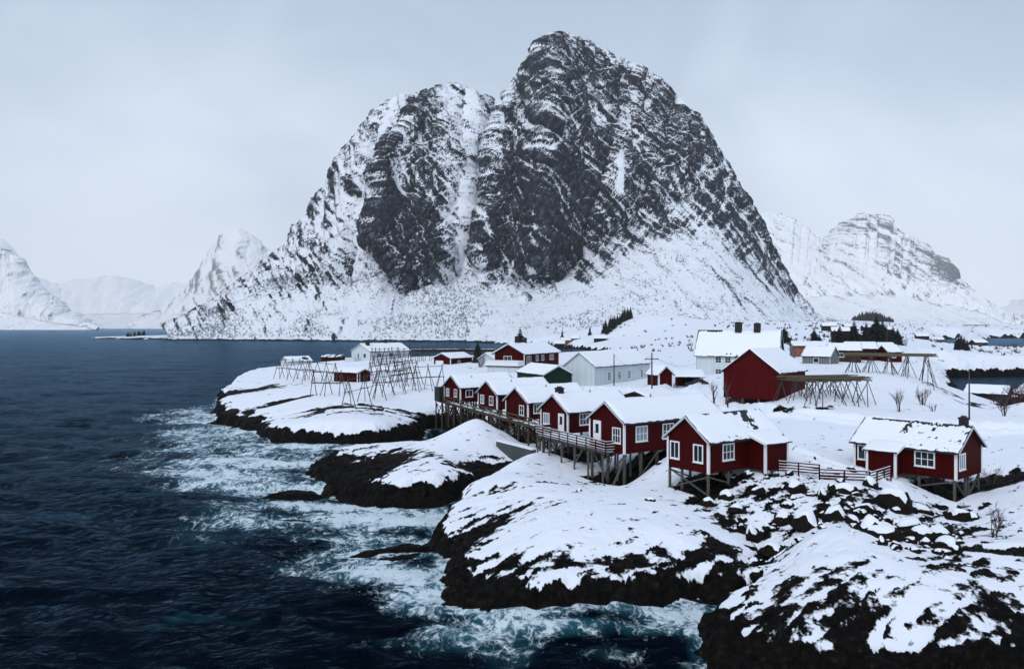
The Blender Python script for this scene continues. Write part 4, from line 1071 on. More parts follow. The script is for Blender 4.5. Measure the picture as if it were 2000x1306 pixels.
def deck(root, a, b, wid, zd, mat, n_planks=True, side=1):
    """planked deck from a to b (root-local xy), to the side"""
    A, B = Vector((*a, 0)), Vector((*b, 0)); d = (B - A).normalized(); s_ = Vector((-d.y, d.x, 0)) * side
    m = MB(); L = (B - A).length; n = int(L / .16)
    for i in range(n):
        p = A + d * (L * (i + .5) / n)
        q0, q1 = p, p + s_ * wid
        m.beam((q0.x, q0.y, zd - .03), (q1.x, q1.y, zd - .03), .145, .05)
    m.build('deck_planks', M[mat], root)['kind'] = 'stuff'
    for k in (.08, .5, .92):
        q0, q1 = A + s_ * wid * k, B + s_ * wid * k
        MB().beam((q0.x, q0.y, zd - .17), (q1.x, q1.y, zd - .17), .12, .2).build('joist', M[mat], root)
    return A, B, d, s_, L

def rails(root, A, B, zd, heights, mat, step, pw=.1, rw=(.04, .11), snowtop=True):
    d = (B - A); L = d.length; d.normalize(); n = max(1, round(L / step))
    for i in range(n + 1):
        p = A + d * (L * i / n)
        MB().box(p.x - pw/2, p.x + pw/2, p.y - pw/2, p.y + pw/2, zd - .3, zd + heights[-1] + .03).build('railing_post', M[mat], root)
    for h in heights:
        for i in range(n):
            p, q = A + d * (L * i / n), A + d * (L * (i + 1) / n)
            off = Vector((-d.y, d.x, 0)) * (pw/2 + rw[0]/2 + .002)
            MB().beam((p.x + off.x, p.y + off.y, zd + h), (q.x + off.x, q.y + off.y, zd + h), *rw).build('rail', M[mat], root)
            if snowtop:
                m = MB().beam((p.x + off.x, p.y + off.y, zd + h + rw[1]/2 + .022), (q.x + off.x, q.y + off.y, zd + h + rw[1]/2 + .022), rw[0] * 1.5, .04)
                m.build('snow', M['snow'], root)

def piers():
    # long timber pier in front of the far cabins
    r = empty('timber_pier', (-12.9, 136, 0), 0, 'long brown timber pier on crowded posts in front of the far red cabins', 'pier')
    a, b = (0, 0), (16.2, -39); zd = 4.82
    A, B, d, s_, L = deck(r, a, b, 2.3, zd, 'pier', side=1)
    rails(r, A, B, zd, (.45, .92), 'pier', 3.2, .12, (.05, .16), False)
    n = 13
    for i in range(n + 1):
        p = A + d * (L * i / n)
        bots = []
        for k in (.05, 1.15, 2.25, 3.6):
            q = p + s_ * k + d * rnd.uniform(-.2, .2)
            g = ground_z(r.location.x + q.x, r.location.y + q.y)
            if g > zd - .6: bots.append(None); continue
            g = max(g, -1.2)
            MB().tube((q.x, q.y, g - .4), (q.x + rnd.uniform(-.05, .05), q.y, zd - .28), .13, .11, 7).build('post', M['pier' if k < .1 else 'pierdark'], r)
            bots.append((q, g))
        if i < n:
            for k in (0, 2):
                if bots[k] is None: continue
                q, g = bots[k]; q2 = q + d * (L / n)
                z0 = max(g, .2) + .3
                if z0 < zd - 1.2:
                    MB().beam((q.x, q.y, zd - .4), (q2.x, q2.y, max(z0, zd - 3.4)), .1, .12).build('brace', M['pierdark'], r)
                    if i % 2 == 0: MB().beam((q2.x, q2.y, zd - .4), (q.x, q.y, max(z0, zd - 3.4)), .1, .12).build('brace', M['pierdark'], r)
        if bots[0] and bots[2]:
            (q, g), (q2, g2) = bots[0], bots[2]
            MB().beam((q.x, q.y, zd - .5), (q2.x, q2.y, max(g2, .2) + .4), .09, .11).build('brace', M['pier'], r)
            MB().beam((q.x, q.y, (zd + max(g, 0)) / 2), (q2.x, q2.y, (zd + max(g, 0)) / 2), .09, .11).build('crossbeam', M['pierdark'], r)
    snow_p = lambda x, y: np.full(np.shape(x), zd + .0)
    # snow lies in the middle of the deck
    th = math.atan2(d.y, d.x)
    so = snow_sheet('snow', r, 1.0, L - .5, .55, 2.1, snow_p, .10, lambda x, y: np.clip(.42 + 1.5 * fbm2(x * .5, y * 1.4, 4, 61), 0, 1), .25, 3)
    so.rotation_euler = (0, 0, th)
    # red-railed walkway between the two middle cabins
    r = empty('walkway', (2.6, 90.4, 0), 0, 'red-railed snowy walkway on grey posts between the middle cabins', 'walkway')
    zd = 5.0
    A, B, d, s_, L = deck(r, (0, 0), (6.4, -13.2), 3.4, zd, 'post', side=1)
    rails(r, A, B, zd, (.22, .48, .74, 1.0), 'red', 1.85, .1, (.04, .12), True)
    E = B + s_ * 1.5
    rails(r, B, E, zd, (.22, .48, .74, 1.0), 'red', 1.5, .1, (.04, .12), True)
    rails(r, A + s_ * 1.9, A, zd, (.3, .65, 1.0), 'red', 1.9, .1, (.04, .12), True)
    for i in range(6):
        p = A + d * (L * (i + .15) / 5.4)
        for k in (.1, 1.8, 3.3):
            q = p + s_ * k
            g = ground_z(r.location.x + q.x, r.location.y + q.y)
            if g < zd - .5:
                MB().box(q.x - .09, q.x + .09, q.y - .09, q.y + .09, g - .4, zd - .27).build('post', M['post'], r)
                if k < 1 and i % 2 == 1:
                    q2 = q + d * 1.6
                    MB().beam((q2.x, q2.y, zd - .35), (q.x, q.y, g + .5), .1, .12).build('brace', M['post'], r)
    so = snow_sheet('snow', r, .1, L - .1, .25, 3.4, lambda x, y: np.full(np.shape(x), zd), .20, None, .3, 9)
    so.rotation_euler = (0, 0, math.atan2(d.y, d.x))
    # fence between the two nearest cabins
    r = empty('wooden_fence', (20.6, 67.2, 0), 0, 'low red rail fence between the two nearest red cabins', 'fence')
    P = [Vector((*t, 0)) - Vector((20.6, 67.2, 0)) for t in ((20.6, 67.2), (24.7, 64.6), (28.3, 63.6), (31.4, 66.6))]
    for i in range(3):
        zz = max(ground_z(20.6 + q.x, 67.2 + q.y) for q in (P[i], P[i + 1], (P[i] + P[i + 1]) / 2)) - .05
        rails(r, P[i], P[i + 1], zz, (.18, .40, .62, .86), 'red', 1.5, .09, (.035, .10), True)
    # concrete wall under the pier
    r = empty('retaining_wall', (0, 93, 0), 0, 'grey concrete retaining wall with snow on top below the pier', 'wall')
    MB().poly_prism([(-1.9, 3.2, .4), (2.2, -2.9, .6), (2.2, -2.9, 3.3), (-1.9, 3.2, 3.45)], (.5, .35, 0)).build('wall_face', M['concrete'], r)
    MB().poly_prism([(-1.95, 3.15, 3.455), (2.2, -2.95, 3.305), (2.2, -2.95, 3.46), (-1.95, 3.15, 3.6)], (.6, .4, 0)).build('snow', M['snow'], r)

def village():
    # long white warehouse
    H = House('warehouse', 'long white boarded warehouse with three small dark windows beside the utility poles', 'warehouse', 15.7, 151.6, 53, 22, 7, 5.7, 4.0, 2.5, 'white', None, skirt=.5, roof='slate', snow=.32, trim='greytrim', trimw=.1, seed=3)
    for u in (5.2, 9.2, 13.2): H.window('s0', u, 1.9, .9, 1.5, 2, 3, .1)
    H.window('s0', 18.5, 1.9, .9, 1.5, 2, 3, .1)
    # dark green shed
    H = House('green_shed', 'dark green boarded shed with a snowy roof beside the white warehouse', 'shed', 1.0, 155, -65, 11, 6, 6.1, 2.4, 1.5, 'green', None, skirt=.8, snow=.26, trim='greytrim', trimw=.12, seed=4, over=.2)
    # large red house with balcony
    H = House('red_house', 'large red two-storey house with white balcony and chimneys in the village', 'house', 2.9, 188, 63, 20, 8, 6.0, 5.0, 2.1, 'red', None, skirt=.5, snow=.3, seed=5, over=.6, gover=.6)
    H.window('g0', 4.4, 3.6, 1.9, 1.3, 2, 1); H.window('s0', 2.4, 3.4, 2.2, 1.6, 2, 1); H.window('s0', 7.0, 3.7, 1.3, 1.1, 2, 1); H.window('s0', 10.2, 3.7, 1.3, 1.1, 2, 1); H.window('s0', 15.5, 3.7, 2.2, 1.1, 3, 1)
    MB().box(-3.2, -.02, .1, 8.6, 1.9, 2.15).build('balcony_floor', M['darkred'], H.r)
    MB().box(-3.3, -3.2, .0, 8.7, 2.15, 3.2).build('balcony_front', M['trim'], H.r)
    MB().box(-3.19, -.05, -.02, .08, 2.15, 3.2).build('balcony_side', M['trim'], H.r)
    MB().box(-2.9, -.03, .4, 8.3, -.8, 1.88).build('lower_wall', M['white'], H.r)
    snow_sheet('snow', H.r, -3.4, -.1, -.1, 8.7, lambda x, y: np.full(np.shape(x), 3.2), .22, None, .4, 3)
    H.chimney(4.5, 4.2, .8, .8, 8.9); H.chimney(8.5, 4.0, .7, .7, 8.5)
    # white garage left of it
    House('white_garage', 'small white gabled garage tucked against the big red house', 'garage', -4.6, 204, 62, 5, 4.6, 6.2, 2.8, 1.4, 'white', None, skirt=.5, snow=.3, seed=6, trim='greytrim')
    # red garage
    H = House('red_garage', 'red garage with a white garage door left of the big red house', 'garage', -16.5, 216, 55, 9.4, 6, 6.1, 2.7, 1.2, 'red', None, skirt=.4, snow=.3, seed=8)
    H.door('g0', 3.9, 2.7, 2.0, 0, 'trim', False, None); H.window('s0', 3.6, 1.6, .9, .6, 1, 1)
    # white house on the left
    H = House('white_house', 'white low house with two chimneys behind the drying racks near the point', 'house', -45.7, 258, 50, 17.4, 9, 6.3, 3.2, 2.2, 'white', None, skirt=.6, snow=.32, seed=9, over=.5, trim='trim')
    H.window('g0', 2.4, 1.7, 1.2, 1.3, 1, 1); H.window('g0', 5.6, 1.7, .6, 1.4, 1, 1); H.window('s0', 4, 1.8, 1.6, 1.2, 2, 1); H.window('s0', 9, 1.8, 1.6, 1.2, 2, 1)
    H.chimney(1.8, 3.2, 1.0, 1.0, 6.2); H.chimney(10.5, 4.6, .9, .9, 6.6)
    MB().box(-2.6, -.03, 4.6, 9.2, -.6, 1.0).build('veranda', M['white'], H.r)
    # pale boathouse out on the point
    H = House('boathouse', 'small pale boathouse at the water edge of the left headland', 'boathouse', -77, 276, 40, 9.0, 5.5, 3.4, 2.0, 1.4, 'white', None, skirt=1.2, snow=.28, seed=10, trim='greytrim', hole=lambda x, y: (np.exp(-((x - 7) / 1.4) ** 2 - ((y - 1.2) / 1.0) ** 2) > .45) * 1.0)
    for x in (.3, 3, 6, 8.7): H.post(x, .2, .2, 'pierdark')
    # red shed among the racks
    H = House('red_shed', 'small red shed standing among the drying racks on the left headland', 'shed', -40.6, 183, -37, 7.9, 4.0, 4.5, 2.5, .7, 'red', 'None' and None, skirt=.6, snow=.34, seed=12, trimw=.12, barge=True)
    MB().box(7.9 + .035, 7.9 + .06, .6, .75, -.3, 2.4).build('drainpipe', M['trim'], H.r)
    # dark red dock shed
    H = House('dock_shed', 'low dark red dock shed by the water left of the white house', 'shed', -82, 345, -8, 9, 5, 2.6, 1.8, .9, 'darkred', None, skirt=1.5, snow=.12, seed=13, corners=False, hole=lambda x, y: (fbm2(x * .5, y * .5, 3, 4) > .05) * 1.0)
    # big white house with chimneys
    def holew(x, y):
        ridge = np.exp(-((y - 4.4) / .18) ** 2) * (x < 5)
        e = np.exp(-((y + .2) / .5) ** 2) * sstep(4, 7, x)
        a = .5 * np.exp(-((x - 3.0) / 2.2) ** 2 - ((y - 3.6) / .8) ** 2)
        return np.clip(.9 * ridge + .5 * e + .45 * a + 1.2 * fbm2(x * 2.2, y * 2.2, 3, 15) * (ridge + e + a), 0, 1)
    H = House('white_house', 'large white two-storey house with two thick dark chimneys behind the red barn', 'house', 41.7, 181.8, -25, 17.5, 9, 6.0, 5.2, 5.1, 'white', None, skirt=.6, snow=.14, seed=14, over=.55, gover=.5, trim='greytrim', trimw=.1, hole=holew)
    for u in (4.9, 7.0, 9.1, 12.9, 15.0):
        H.window('s0', u, 4.0, 1.15, 1.5, 2, 3, .08)
        H.window('s0', u, 1.0, 1.15, 1.5, 2, 3, .08)
    H.window('gL', 3.0, 4.0, 1.0, 1.5, 2, 3, .08); H.window('gL', 6.0, 4.0, 1.0, 1.5, 2, 3, .08)
    H.chimney(8.6, 4.3, 1.45, 1.3, 12.2); H.chimney(12.7, 4.3, 1.4, 1.2, 12.0)
    # red barn
    H = House('red_barn', 'big weathered dark red barn with a bare boarded gable', 'barn', 37, 112, 50, 10.5, 8, 6.9, 3.9, 3.0, 'barn', None, skirt=0.0, snow=.3, seed=15, over=.35, gover=.25, trim='darkred', trimw=.1)
    for y in (.3, 2.8, 5.2, 7.7):
        H.post(.2, y, .25, 'post', sink=1.2)
    MB().box(1.2, 9.9, .5, 7.5, -2.4, -.01).build('foundation', M['dark'], H.r)
    MB().box(.45, .58, 5.0, 7.6, -1.2, -.1).build('plank_panel', M['brown'], H.r)
    # small red hut with open car shelter
    s75, c75 = math.sin(R(75)), math.cos(R(75))
    H = House('red_hut', 'tiny red hut with a steep snowy gable between pole and white house', 'hut', 26.8 - 5 * c75, 147.0 + 5 * s75, -75, 5, 2.9, 6.0, 2.5, 1.35, 'red', None, skirt=.4, snow=.26, seed=16, trimw=.22)
    H.door('gL', 1.45, .9, 1.9, .05, 'darkred', False, None)
    r = empty('car_shelter', (30.2, 147.5, 6.0), R(-8), 'open snow-roofed car shelter next to the tiny red hut', 'shelter')
    for x, y in ((.1, .1), (4.6, .1), (.1, 4.4), (4.6, 4.4)): MB().box(x - .09, x + .09, y - .09, y + .09, -.6, 1.95).build('post', M['darkred'], r)
    MB().poly_prism([(-.3, -.3, 1.9), (-.3, 4.8, 2.9), (-.3, 4.8, 3.02), (-.3, -.3, 2.02)], (5.4, 0, 0)).build('roof', M['slate'], r)
    MB().box(.1, 4.6, 4.42, 4.5, -.5, 2.75).build('back_wall', M['darkred'], r)
    snow_sheet('roof_snow', r, -.34, 5.14, -.34, 4.84, lambda x, y: 2.1 + .196 * y, .3, None, .3, 4)
    car((32.0, 148.6, ground_z(32.0, 148.6)), R(-12))
    # low snowed-up roof in the middle of the row
    H = House('storage_shed', 'low shed with a dark gable almost buried in snow behind the cabins', 'shed', 19.8, 116.5, 40, 6.5, 5.0, 4.9, 1.9, .7, 'dark', None, skirt=.6, snow=.34, seed=18, corners=False, trim='slate')
    # houses further back on the right
    H = House('brown_house', 'red-brown house with a flat snowy roof just right of the big white house', 'house', 82.5, 236, -12, 10, 7, 8.3, 3.4, 1.0, 'orange', None, skirt=1.0, snow=.4, seed=20, trim='brown')
    H.window('s0', 5, 1.9, 1.4, 1.0, 1, 1, pane='pane')
    H = House('grey_house', 'grey gabled cottage behind the right end of the barn', 'house', 74, 205, -40, 7, 6.5, 7.3, 2.6, 2.2, 'grey', None, skirt=1.0, snow=.3, seed=21, trim='greytrim')
    H.window('s0', 3.5, 1.5, 1.2, 1.0, 1, 1)
    for k, (px, Y, th, L, w_, hh, mt, lb) in enumerate([
        (1618, 214, -20, 8, 6, 2.8, 'brown', 'brown cottage half hidden behind the left end of the far drying rack'),
        (1652, 222, -15, 8, 6, 2.8, 'darkred', 'dark red cottage half hidden behind the middle of the far drying rack'),
        (1690, 226, -10, 8, 6, 2.6, 'dark', 'tarred dark cottage seen between the legs of the far drying rack'),
        (1735, 218, 15, 4.5, 4.5, 2.6, 'red', 'small bright red shed seen through the right end of the far drying rack')]):
        X = (px - 1000) / FPX * Y
        g = ground_z(X, Y)
        H = House('cottage', lb, 'cottage', X, Y, th, L, w_, g + .2, hh, 1.6, mt, None, skirt=1.2, snow=.3, seed=30 + k, trim='greytrim', corners=(k == 3))
        H.window('s0', L * .4, 1.5, 1.1, .9, 1, 1)
    # boathouses by the inlet
    H = House('boathouse', 'dark boathouse with a snowy roof at the near end of the right inlet', 'boathouse', 93.5, 166, -42, 7.5, 5, 1.6, 2.1, 1.3, 'dark', None, skirt=1.8, snow=.3, seed=40, trim='slate', corners=False)
    for k, (px, Y, L, lb) in enumerate([(1856, 292, 5.5, 'left one of two dark boathouses on the far bank of the inlet'), (1880, 290, 6.0, 'right one of two dark boathouses on the far bank of the inlet')]):
        X = (px - 1000) / FPX * Y
        H = House('boathouse', lb, 'boathouse', X, Y, 4, L, 5, 1.8, 2.2, 1.3, 'brown', 'boathouses on the far bank of the inlet', skirt=2.0, snow=.4, seed=44 + k, trim='slate', corners=False)
        H.door('s0', L * .5, 2.2, 1.8, 0, 'dark', False, None)
    # far shore
    for k, (px, Y, L, w_, hh, mt, lb, cat) in enumerate([
        (1096, 690, 11, 9, 4.5, 'orange', 'orange house at the foot of the mountain across the strait', 'house'),
        (1083, 672, 8, 6, 2.2, 'dark', 'dark boathouse on the shore below the orange house', 'boathouse'),
        (1160, 640, 10, 8, 3.2, 'dark', 'dark boathouse across the strait below the spruce row', 'boathouse'),
        (1116, 684, 6, 6, 2.6, 'brown', 'small brown shed just right of the orange house', 'shed')]):
        X = (px - 1000) / FPX * Y
        g = max(ground_z(X, Y), 1.5)
        H = House(cat if cat != 'house' else 'orange_house', lb, cat, X, Y, -6, L, w_, g + .4, hh, 1.8, mt, None, skirt=3.0, snow=.6, seed=50 + k, trim='slate', corners=False, over=.8, gover=.8)
        if k == 0: H.window('s0', 3, 2.4, 1.6, 1.4, 1, 1); H.window('s0', 8, 2.4, 1.6, 1.4, 1, 1)

def far_cabins():
    for k, (px, Y, mt) in enumerate([(1606, 520, 'dark'), (1650, 640, 'brown'), (1688, 700, 'dark'), (1722, 560, 'darkred'), (1790, 620, 'dark'), (1825, 760, 'brown'), (1905, 560, 'dark'), (1940, 900, 'brown'), (1625, 420, 'red')]):
        X = (px - 1000) / FPX * Y; g = ground_z(X, Y)
        if g < .5: continue
        House('cabin', 'tiny snow-roofed cabin on the low hills behind the village', 'cabin', X, Y, -15 + 9 * (k % 4), 9, 7, g + .3, 2.8, 1.8, mt, 'tiny cabins on the far right hills', skirt=2.0, snow=.5, seed=70 + k, trim='slate', corners=False, barge=False)
    number_alike([o for o in COL.objects if o.get('group') == 'tiny cabins on the far right hills'])

def car(loc, rz):
    r = empty('parked_car', loc, rz, 'dark snow-dusted car parked in front of the open shelter', 'car')
    prof = [(0, .35), (0, .75), (.25, .88), (1.05, .95), (1.6, 1.42), (3.1, 1.45), (3.85, 1.0), (4.2, .9), (4.25, .35)]
    MB().poly_prism([(x, 0, z) for x, z in prof], (0, 1.7, 0)).build('body', M['carpaint'], r)
    MB().poly_prism([(1.25, -.008, 1.0), (3.55, -.008, 1.0), (3.0, -.008, 1.36), (1.68, -.008, 1.36)], (0, 1.716, 0)).build('side_windows', M['pane'], r)
    MB().poly_prism([(1.08, .12, .99), (1.57, .12, 1.40), (1.57, 1.58, 1.40), (1.08, 1.58, .99)], (-.02, 0, .012)).build('windscreen', M['pane'], r)
    for x in (.85, 3.4):
        for y in (-.02, 1.52):
            w = MB().tube((x, y, .32), (x, y + .2, .32), .32, .32, 14).build('wheel', M['rubber'], r)
            MB().tube((x, y - .01, .32), (x, y + .21, .32), .18, .18, 10).build('rim', M['steel'], w)
    for y in (.25, 1.45): MB().box(-.012, .02, y - .18, y + .18, .62, .76).build('headlight', M['greytrim'], r)
    snow_sheet('snow', r, 1.65, 3.05, .08, 1.62, lambda x, y: np.full(np.shape(x), 1.45), .12, None, .2, 2)

# ------------------------------------------------------------------ fish drying racks
def pole(root, p0, p1, r0, mat='pole', name='pole'):
    return MB().tube(p0, p1, r0, r0 * .8, 5, True).build(name, M[mat], root)

def a_rack(label, pa, pb, n, hgt, spread, rails_=3, seed=0, mat='pole', r0=.075):
    """A-frames in a row joined by long poles. pa, pb: world xy"""
    rr = random.Random(seed)
    A, B = Vector((*pa, 0)), Vector((*pb, 0)); d = (B - A); L = d.length; d.normalize(); s_ = Vector((-d.y, d.x, 0))
    z0 = ground_z(*pa)
    r = empty('drying_rack', (A.x, A.y, z0), 0, label, 'drying rack', 'bare fish drying racks on the left headland')
    tops = []
    for i in range(n):
        t = i / max(1, n - 1)
        c = A + d * (L * t) + s_ * rr.uniform(-.1, .1)
        lean = rr.uniform(-.25, .25)
        g = ground_z(c.x, c.y) - z0
        tp = Vector((c.x - A.x + d.x * lean, c.y - A.y + d.y * lean, g + hgt * rr.uniform(.95, 1.05)))
        for sg in (-1, 1):
            f = c - A + s_ * (sg * spread * rr.uniform(.9, 1.1)) + d * rr.uniform(-.3, .3)
            gz = ground_z(A.x + f.x, A.y + f.y) - z0
            f.z = gz - .3
            over = tp + (tp - f).normalized() * rr.uniform(.3, .6)
            pole(r, f, over, r0, mat, 'leg')
        if rr.random() < .7:
            f = c - A + d * (1.6 * rr.choice((-1, 1))) + s_ * rr.uniform(-.6, .6); f.z = ground_z(A.x + f.x, A.y + f.y) - z0 - .3
            pole(r, f, tp, r0 * .85, mat, 'brace')
        h2 = tp.copy(); h2.z = g + hgt * .55
        pole(r, h2 + s_ * spread * .55, h2 - s_ * spread * .55, r0 * .7, mat, 'crossbar')
        tops.append((tp, g))
    for i in range(n - 1):
        (t0, g0), (t1, g1) = tops[i], tops[i + 1]
        pole(r, t0 - d * .3, t1 + d * .3, r0 * .9, mat, 'ridge_pole')
        for k in range(rails_ - 1):
            sg = 1 if k % 2 == 0 else -1; f = .55 if k < 2 else .8
            o = s_ * (sg * spread * (1 - f)); dz = Vector((0, 0, -hgt * (1 - f)))
            pole(r, t0 + o + dz - d * .2, t1 + o + dz + d * .2, r0 * .75, mat, 'rail_pole')
    return r

def flat_rack(label, pa, pb, wid, n, npoles, ztop, seed=0):
    """platform of many long poles on trestles"""
    rr = random.Random(seed)
    A, B = Vector((*pa, 0)), Vector((*pb, 0)); d = (B - A); L = d.length; d.normalize(); s_ = Vector((-d.y, d.x, 0))
    z0 = ground_z(*pa)
    r = empty('drying_rack', (A.x, A.y, z0), 0, label, 'drying rack', 'pole platforms beside the red barn')
    zt = ztop - z0
    for i in range(n):
        c = d * (L * (i + .3) / (n - .4))
        for k in range(3):
            q = c + s_ * (wid * k / 2)
            gz = ground_z(A.x + q.x, A.y + q.y) - z0
            if gz > zt - .7: continue
            for sg in (-1, 1):
                f = q + s_ * (sg * rr.uniform(.6, 1.3)) + d * rr.uniform(-1.3, 1.3); f.z = ground_z(A.x + f.x, A.y + f.y) - z0 - .3
                t = q - s_ * (sg * .18); t.z = zt + .1
                pole(r, f, t, .065, 'pole', 'leg')
            f = q + d * 1.5 * rr.choice((-1, 1)); f.z = gz - .2
            t = q.copy(); t.z = zt - .1
            pole(r, f, t, .055, 'pole', 'brace')
        a = c - s_ * .7; b = c + s_ * (wid + .7); a.z = b.z = zt + .02
        pole(r, a, b, .10, 'drypole', 'crossbar')
    for k in range(npoles):
        o = s_ * (wid * (k + rr.uniform(-.25, .25)) / (npoles - 1))
        ext = rr.uniform(.1, .9); ex2 = rr.uniform(.1, .9)
        a = o - d * ext + s_ * rr.uniform(-.7, .7); b = o + d * (L * rr.choice((1, 1, .62, .45)) + ex2) + s_ * rr.uniform(-.7, .7)
        if rr.random() < .3: a += d * (L * .4); b = o + d * (L + ex2) + s_ * rr.uniform(-.5, .5)
        a.z = zt + .16 + rr.uniform(0, .40); b.z = zt + .16 + rr.uniform(0, .40)
        pole(r, a, b, .075, 'drypole', 'long_pole')
    return r

def racks():
    G = lambda px, py, z: W(px, py, z)[:2]
    data = [
     ('drying rack of A-frames furthest left, just below the pale boathouse', G(545,738,4.0), G(600,750,4.2), 5, 4.6, 1.5, 3),
     ('drying rack crossing from the pale boathouse towards the red shed', G(590,742,4.3), G(655,752,4.5), 5, 4.2, 1.5, 3),
     ('short drying rack of three frames below and left of the red shed', G(612,780,3.9), G(668,778,4.2), 3, 4.3, 1.4, 3),
     ('lone pair of tall A-frames in front of the red shed, nearest the rock ledge', G(680,800,3.8), G(742,782,4.2), 3, 4.7, 1.5, 2),
     ('long drying rack right of the red shed on the lower snow slope', G(735,778,4.2), G(800,765,4.5), 4, 4.4, 1.5, 4),
     ('drying rack directly behind the right end of the red shed', G(724,752,4.6), G(790,745,5.0), 5, 4.4, 1.5, 4),
     ('drying rack running up the slope behind the red shed', G(730,735,5.2), G(800,728,5.5), 5, 4.4, 1.6, 4),
     ('crowded drying rack in front of the low white house, left part', G(725,716,6.0), G(775,713,6.2), 7, 4.2, 1.6, 4),
     ('crowded drying rack right of the low white house', G(780,714,6.1), G(835,712,6.2), 7, 4.0, 1.6, 4),
     ('drying rack whose long beam ends at the far red cabin', G(812,768,4.3), G(862,762,4.6), 3, 4.6, 1.6, 3),
     ('drying rack of tall frames between red shed and the far red cabin', G(770,760,4.6), G(815,752,5.0), 4, 4.6, 1.7, 4)]
    for i, (lb, a, b, n, h, sp, k) in enumerate(data):
        a_rack(lb, a, b, n, h, sp, k, seed=i * 5 + 1)
    flat_rack('wide platform of bleached poles on trestles in front of the red barn', (38.8, 105), (48.6, 108.8), 6.0, 6, 26, 9.9, 3)
    flat_rack('far platform of bleached poles on tall legs above the snowy hill', (61.5, 147), (74.5, 142), 5.5, 5, 22, 11.7, 8)
    # logs stacked on the rock ledge under the racks are part of the ledge; skip

# ------------------------------------------------------------------ poles and wires
def pole_things():
    def upole(label, x, y, top, r0, arm=None):
        g = ground_z(x, y)
        r = empty('utility_pole', (x, y, g), 0, label, 'pole')
        MB().tube((0, 0, -.5), (0, 0, top - g), r0, r0 * .7, 8).build('shaft', M['pole'], r)
        if arm:
            MB().beam((-arm, 0, top - g - 1.0), (arm, .3, top - g - 1.0), .12, .14).build('crossarm', M['pole'], r)
            for k in (-arm * .8, 0.2, arm * .8): MB().tube((k, .02, top - g - .93), (k, .02, top - g - .72), .05, .04, 6).build('insulator', M['greytrim'], r)
        return r
    upole('utility pole in front of the long white warehouse', 19.1, 150.5, 12.1, .12)
    upole('utility pole with a crossarm rising behind the long near cabin', 21.4, 123, 13.2, .13, 1.1)
    upole('tall slim pole behind the right end of the furthest right cabin', 55.4, 97.4, 12.0, .11)
    upole('thin pole standing behind the far drying rack', 125, 268, 18.5, .13)
    def wire(label, a, b, sag, r0=.022):
        A, B = Vector(a), Vector(b); m = MB(); n = 14; P = []
        for i in range(n + 1):
            t = i / n; p = A.lerp(B, t); p.z -= sag * 4 * t * (1 - t); P.append(p)
        for i in range(n): m.tube(P[i], P[i + 1], r0, r0, 4, False)
        tag(m.build('power_line', M['wire']), label, 'wire')
    wire('power line sagging between the warehouse pole and the crossarm pole', (19.1, 150.5, 12.0), (20.6, 123, 12.25), 1.6)
    wire('power line from the crossarm pole towards the large white house', (22.3, 123.2, 12.25), (42.2, 181.2, 9.6), 1.2)
    wire('power line from the crossarm pole down to the white warehouse wall', (21.2, 123, 11.8), (20.8, 158, 7.6), .5)
    # far jetty and breakwater
    r = empty('jetty', (-74, 590, 0), 0, 'low dark jetty with stones in the strait behind the white house', 'jetty')
    MB().box(0, 62, 0, 5, -2.5, 1.3).build('quay', M['brown'], r)
    snow_sheet('snow', r, 0, 62, 0, 5, lambda x, y: np.full(np.shape(x), 1.3), .3, lambda x, y: np.clip(.45 + 1.2 * fbm2(x * .15, y * .4, 3, 6), 0, 1), .6, 4)
    r = empty('bridge', (1180, 2100, 0), 0, 'thin dark bridge far off at the right under the hazy mountain', 'bridge')
    MB().box(0, 68, 0, 6, 22.5, 24.5).build('bridge_deck', M['dark'], r)
    for x in (8, 34, 60): MB().box(x - 1, x + 1, 1, 5, -3, 22.4).build('pier_leg', M['concrete'], r)

# ------------------------------------------------------------------ plants
def conifer_mesh(seed, h=1.0):
    rr = random.Random(seed); v = []; f = []
    n = 17
    for i in range(n):
        t = i / (n - 1); z = .10 + .88 * t
        rad = .30 * (1 - t) ** .85 * rr.uniform(.75, 1.15) + .012
        k = 11 if t < .7 else 7
        for j in range(k):
            an = 2 * math.pi * (j + rr.random() * .8) / k; L = rad * rr.uniform(.65, 1.2)
            dx, dy = math.cos(an), math.sin(an); wx, wy = -dy, dx
            dr = L * rr.uniform(.35, .75); wd = .045 * (1 - .6 * t) * rr.uniform(.8, 1.4)
            b = len(v)
            v += [(0, 0, z + .03), (dx * L * .55 + wx * wd, dy * L * .55 + wy * wd, z - dr * .45), (dx * L, dy * L, z - dr), (dx * L * .55 - wx * wd, dy * L * .55 - wy * wd, z - dr * .5), (dx * L * .5, dy * L * .5, z - dr * .25 + .025)]
            f += [(b, b+1, b+4), (b+1, b+2, b+4), (b+2, b+3, b+4), (b+3, b, b+4)]
    me = bpy.data.meshes.new('crown'); me.from_pydata(v, [], f); me.update(); me.materials.append(M['needles'])
    return me

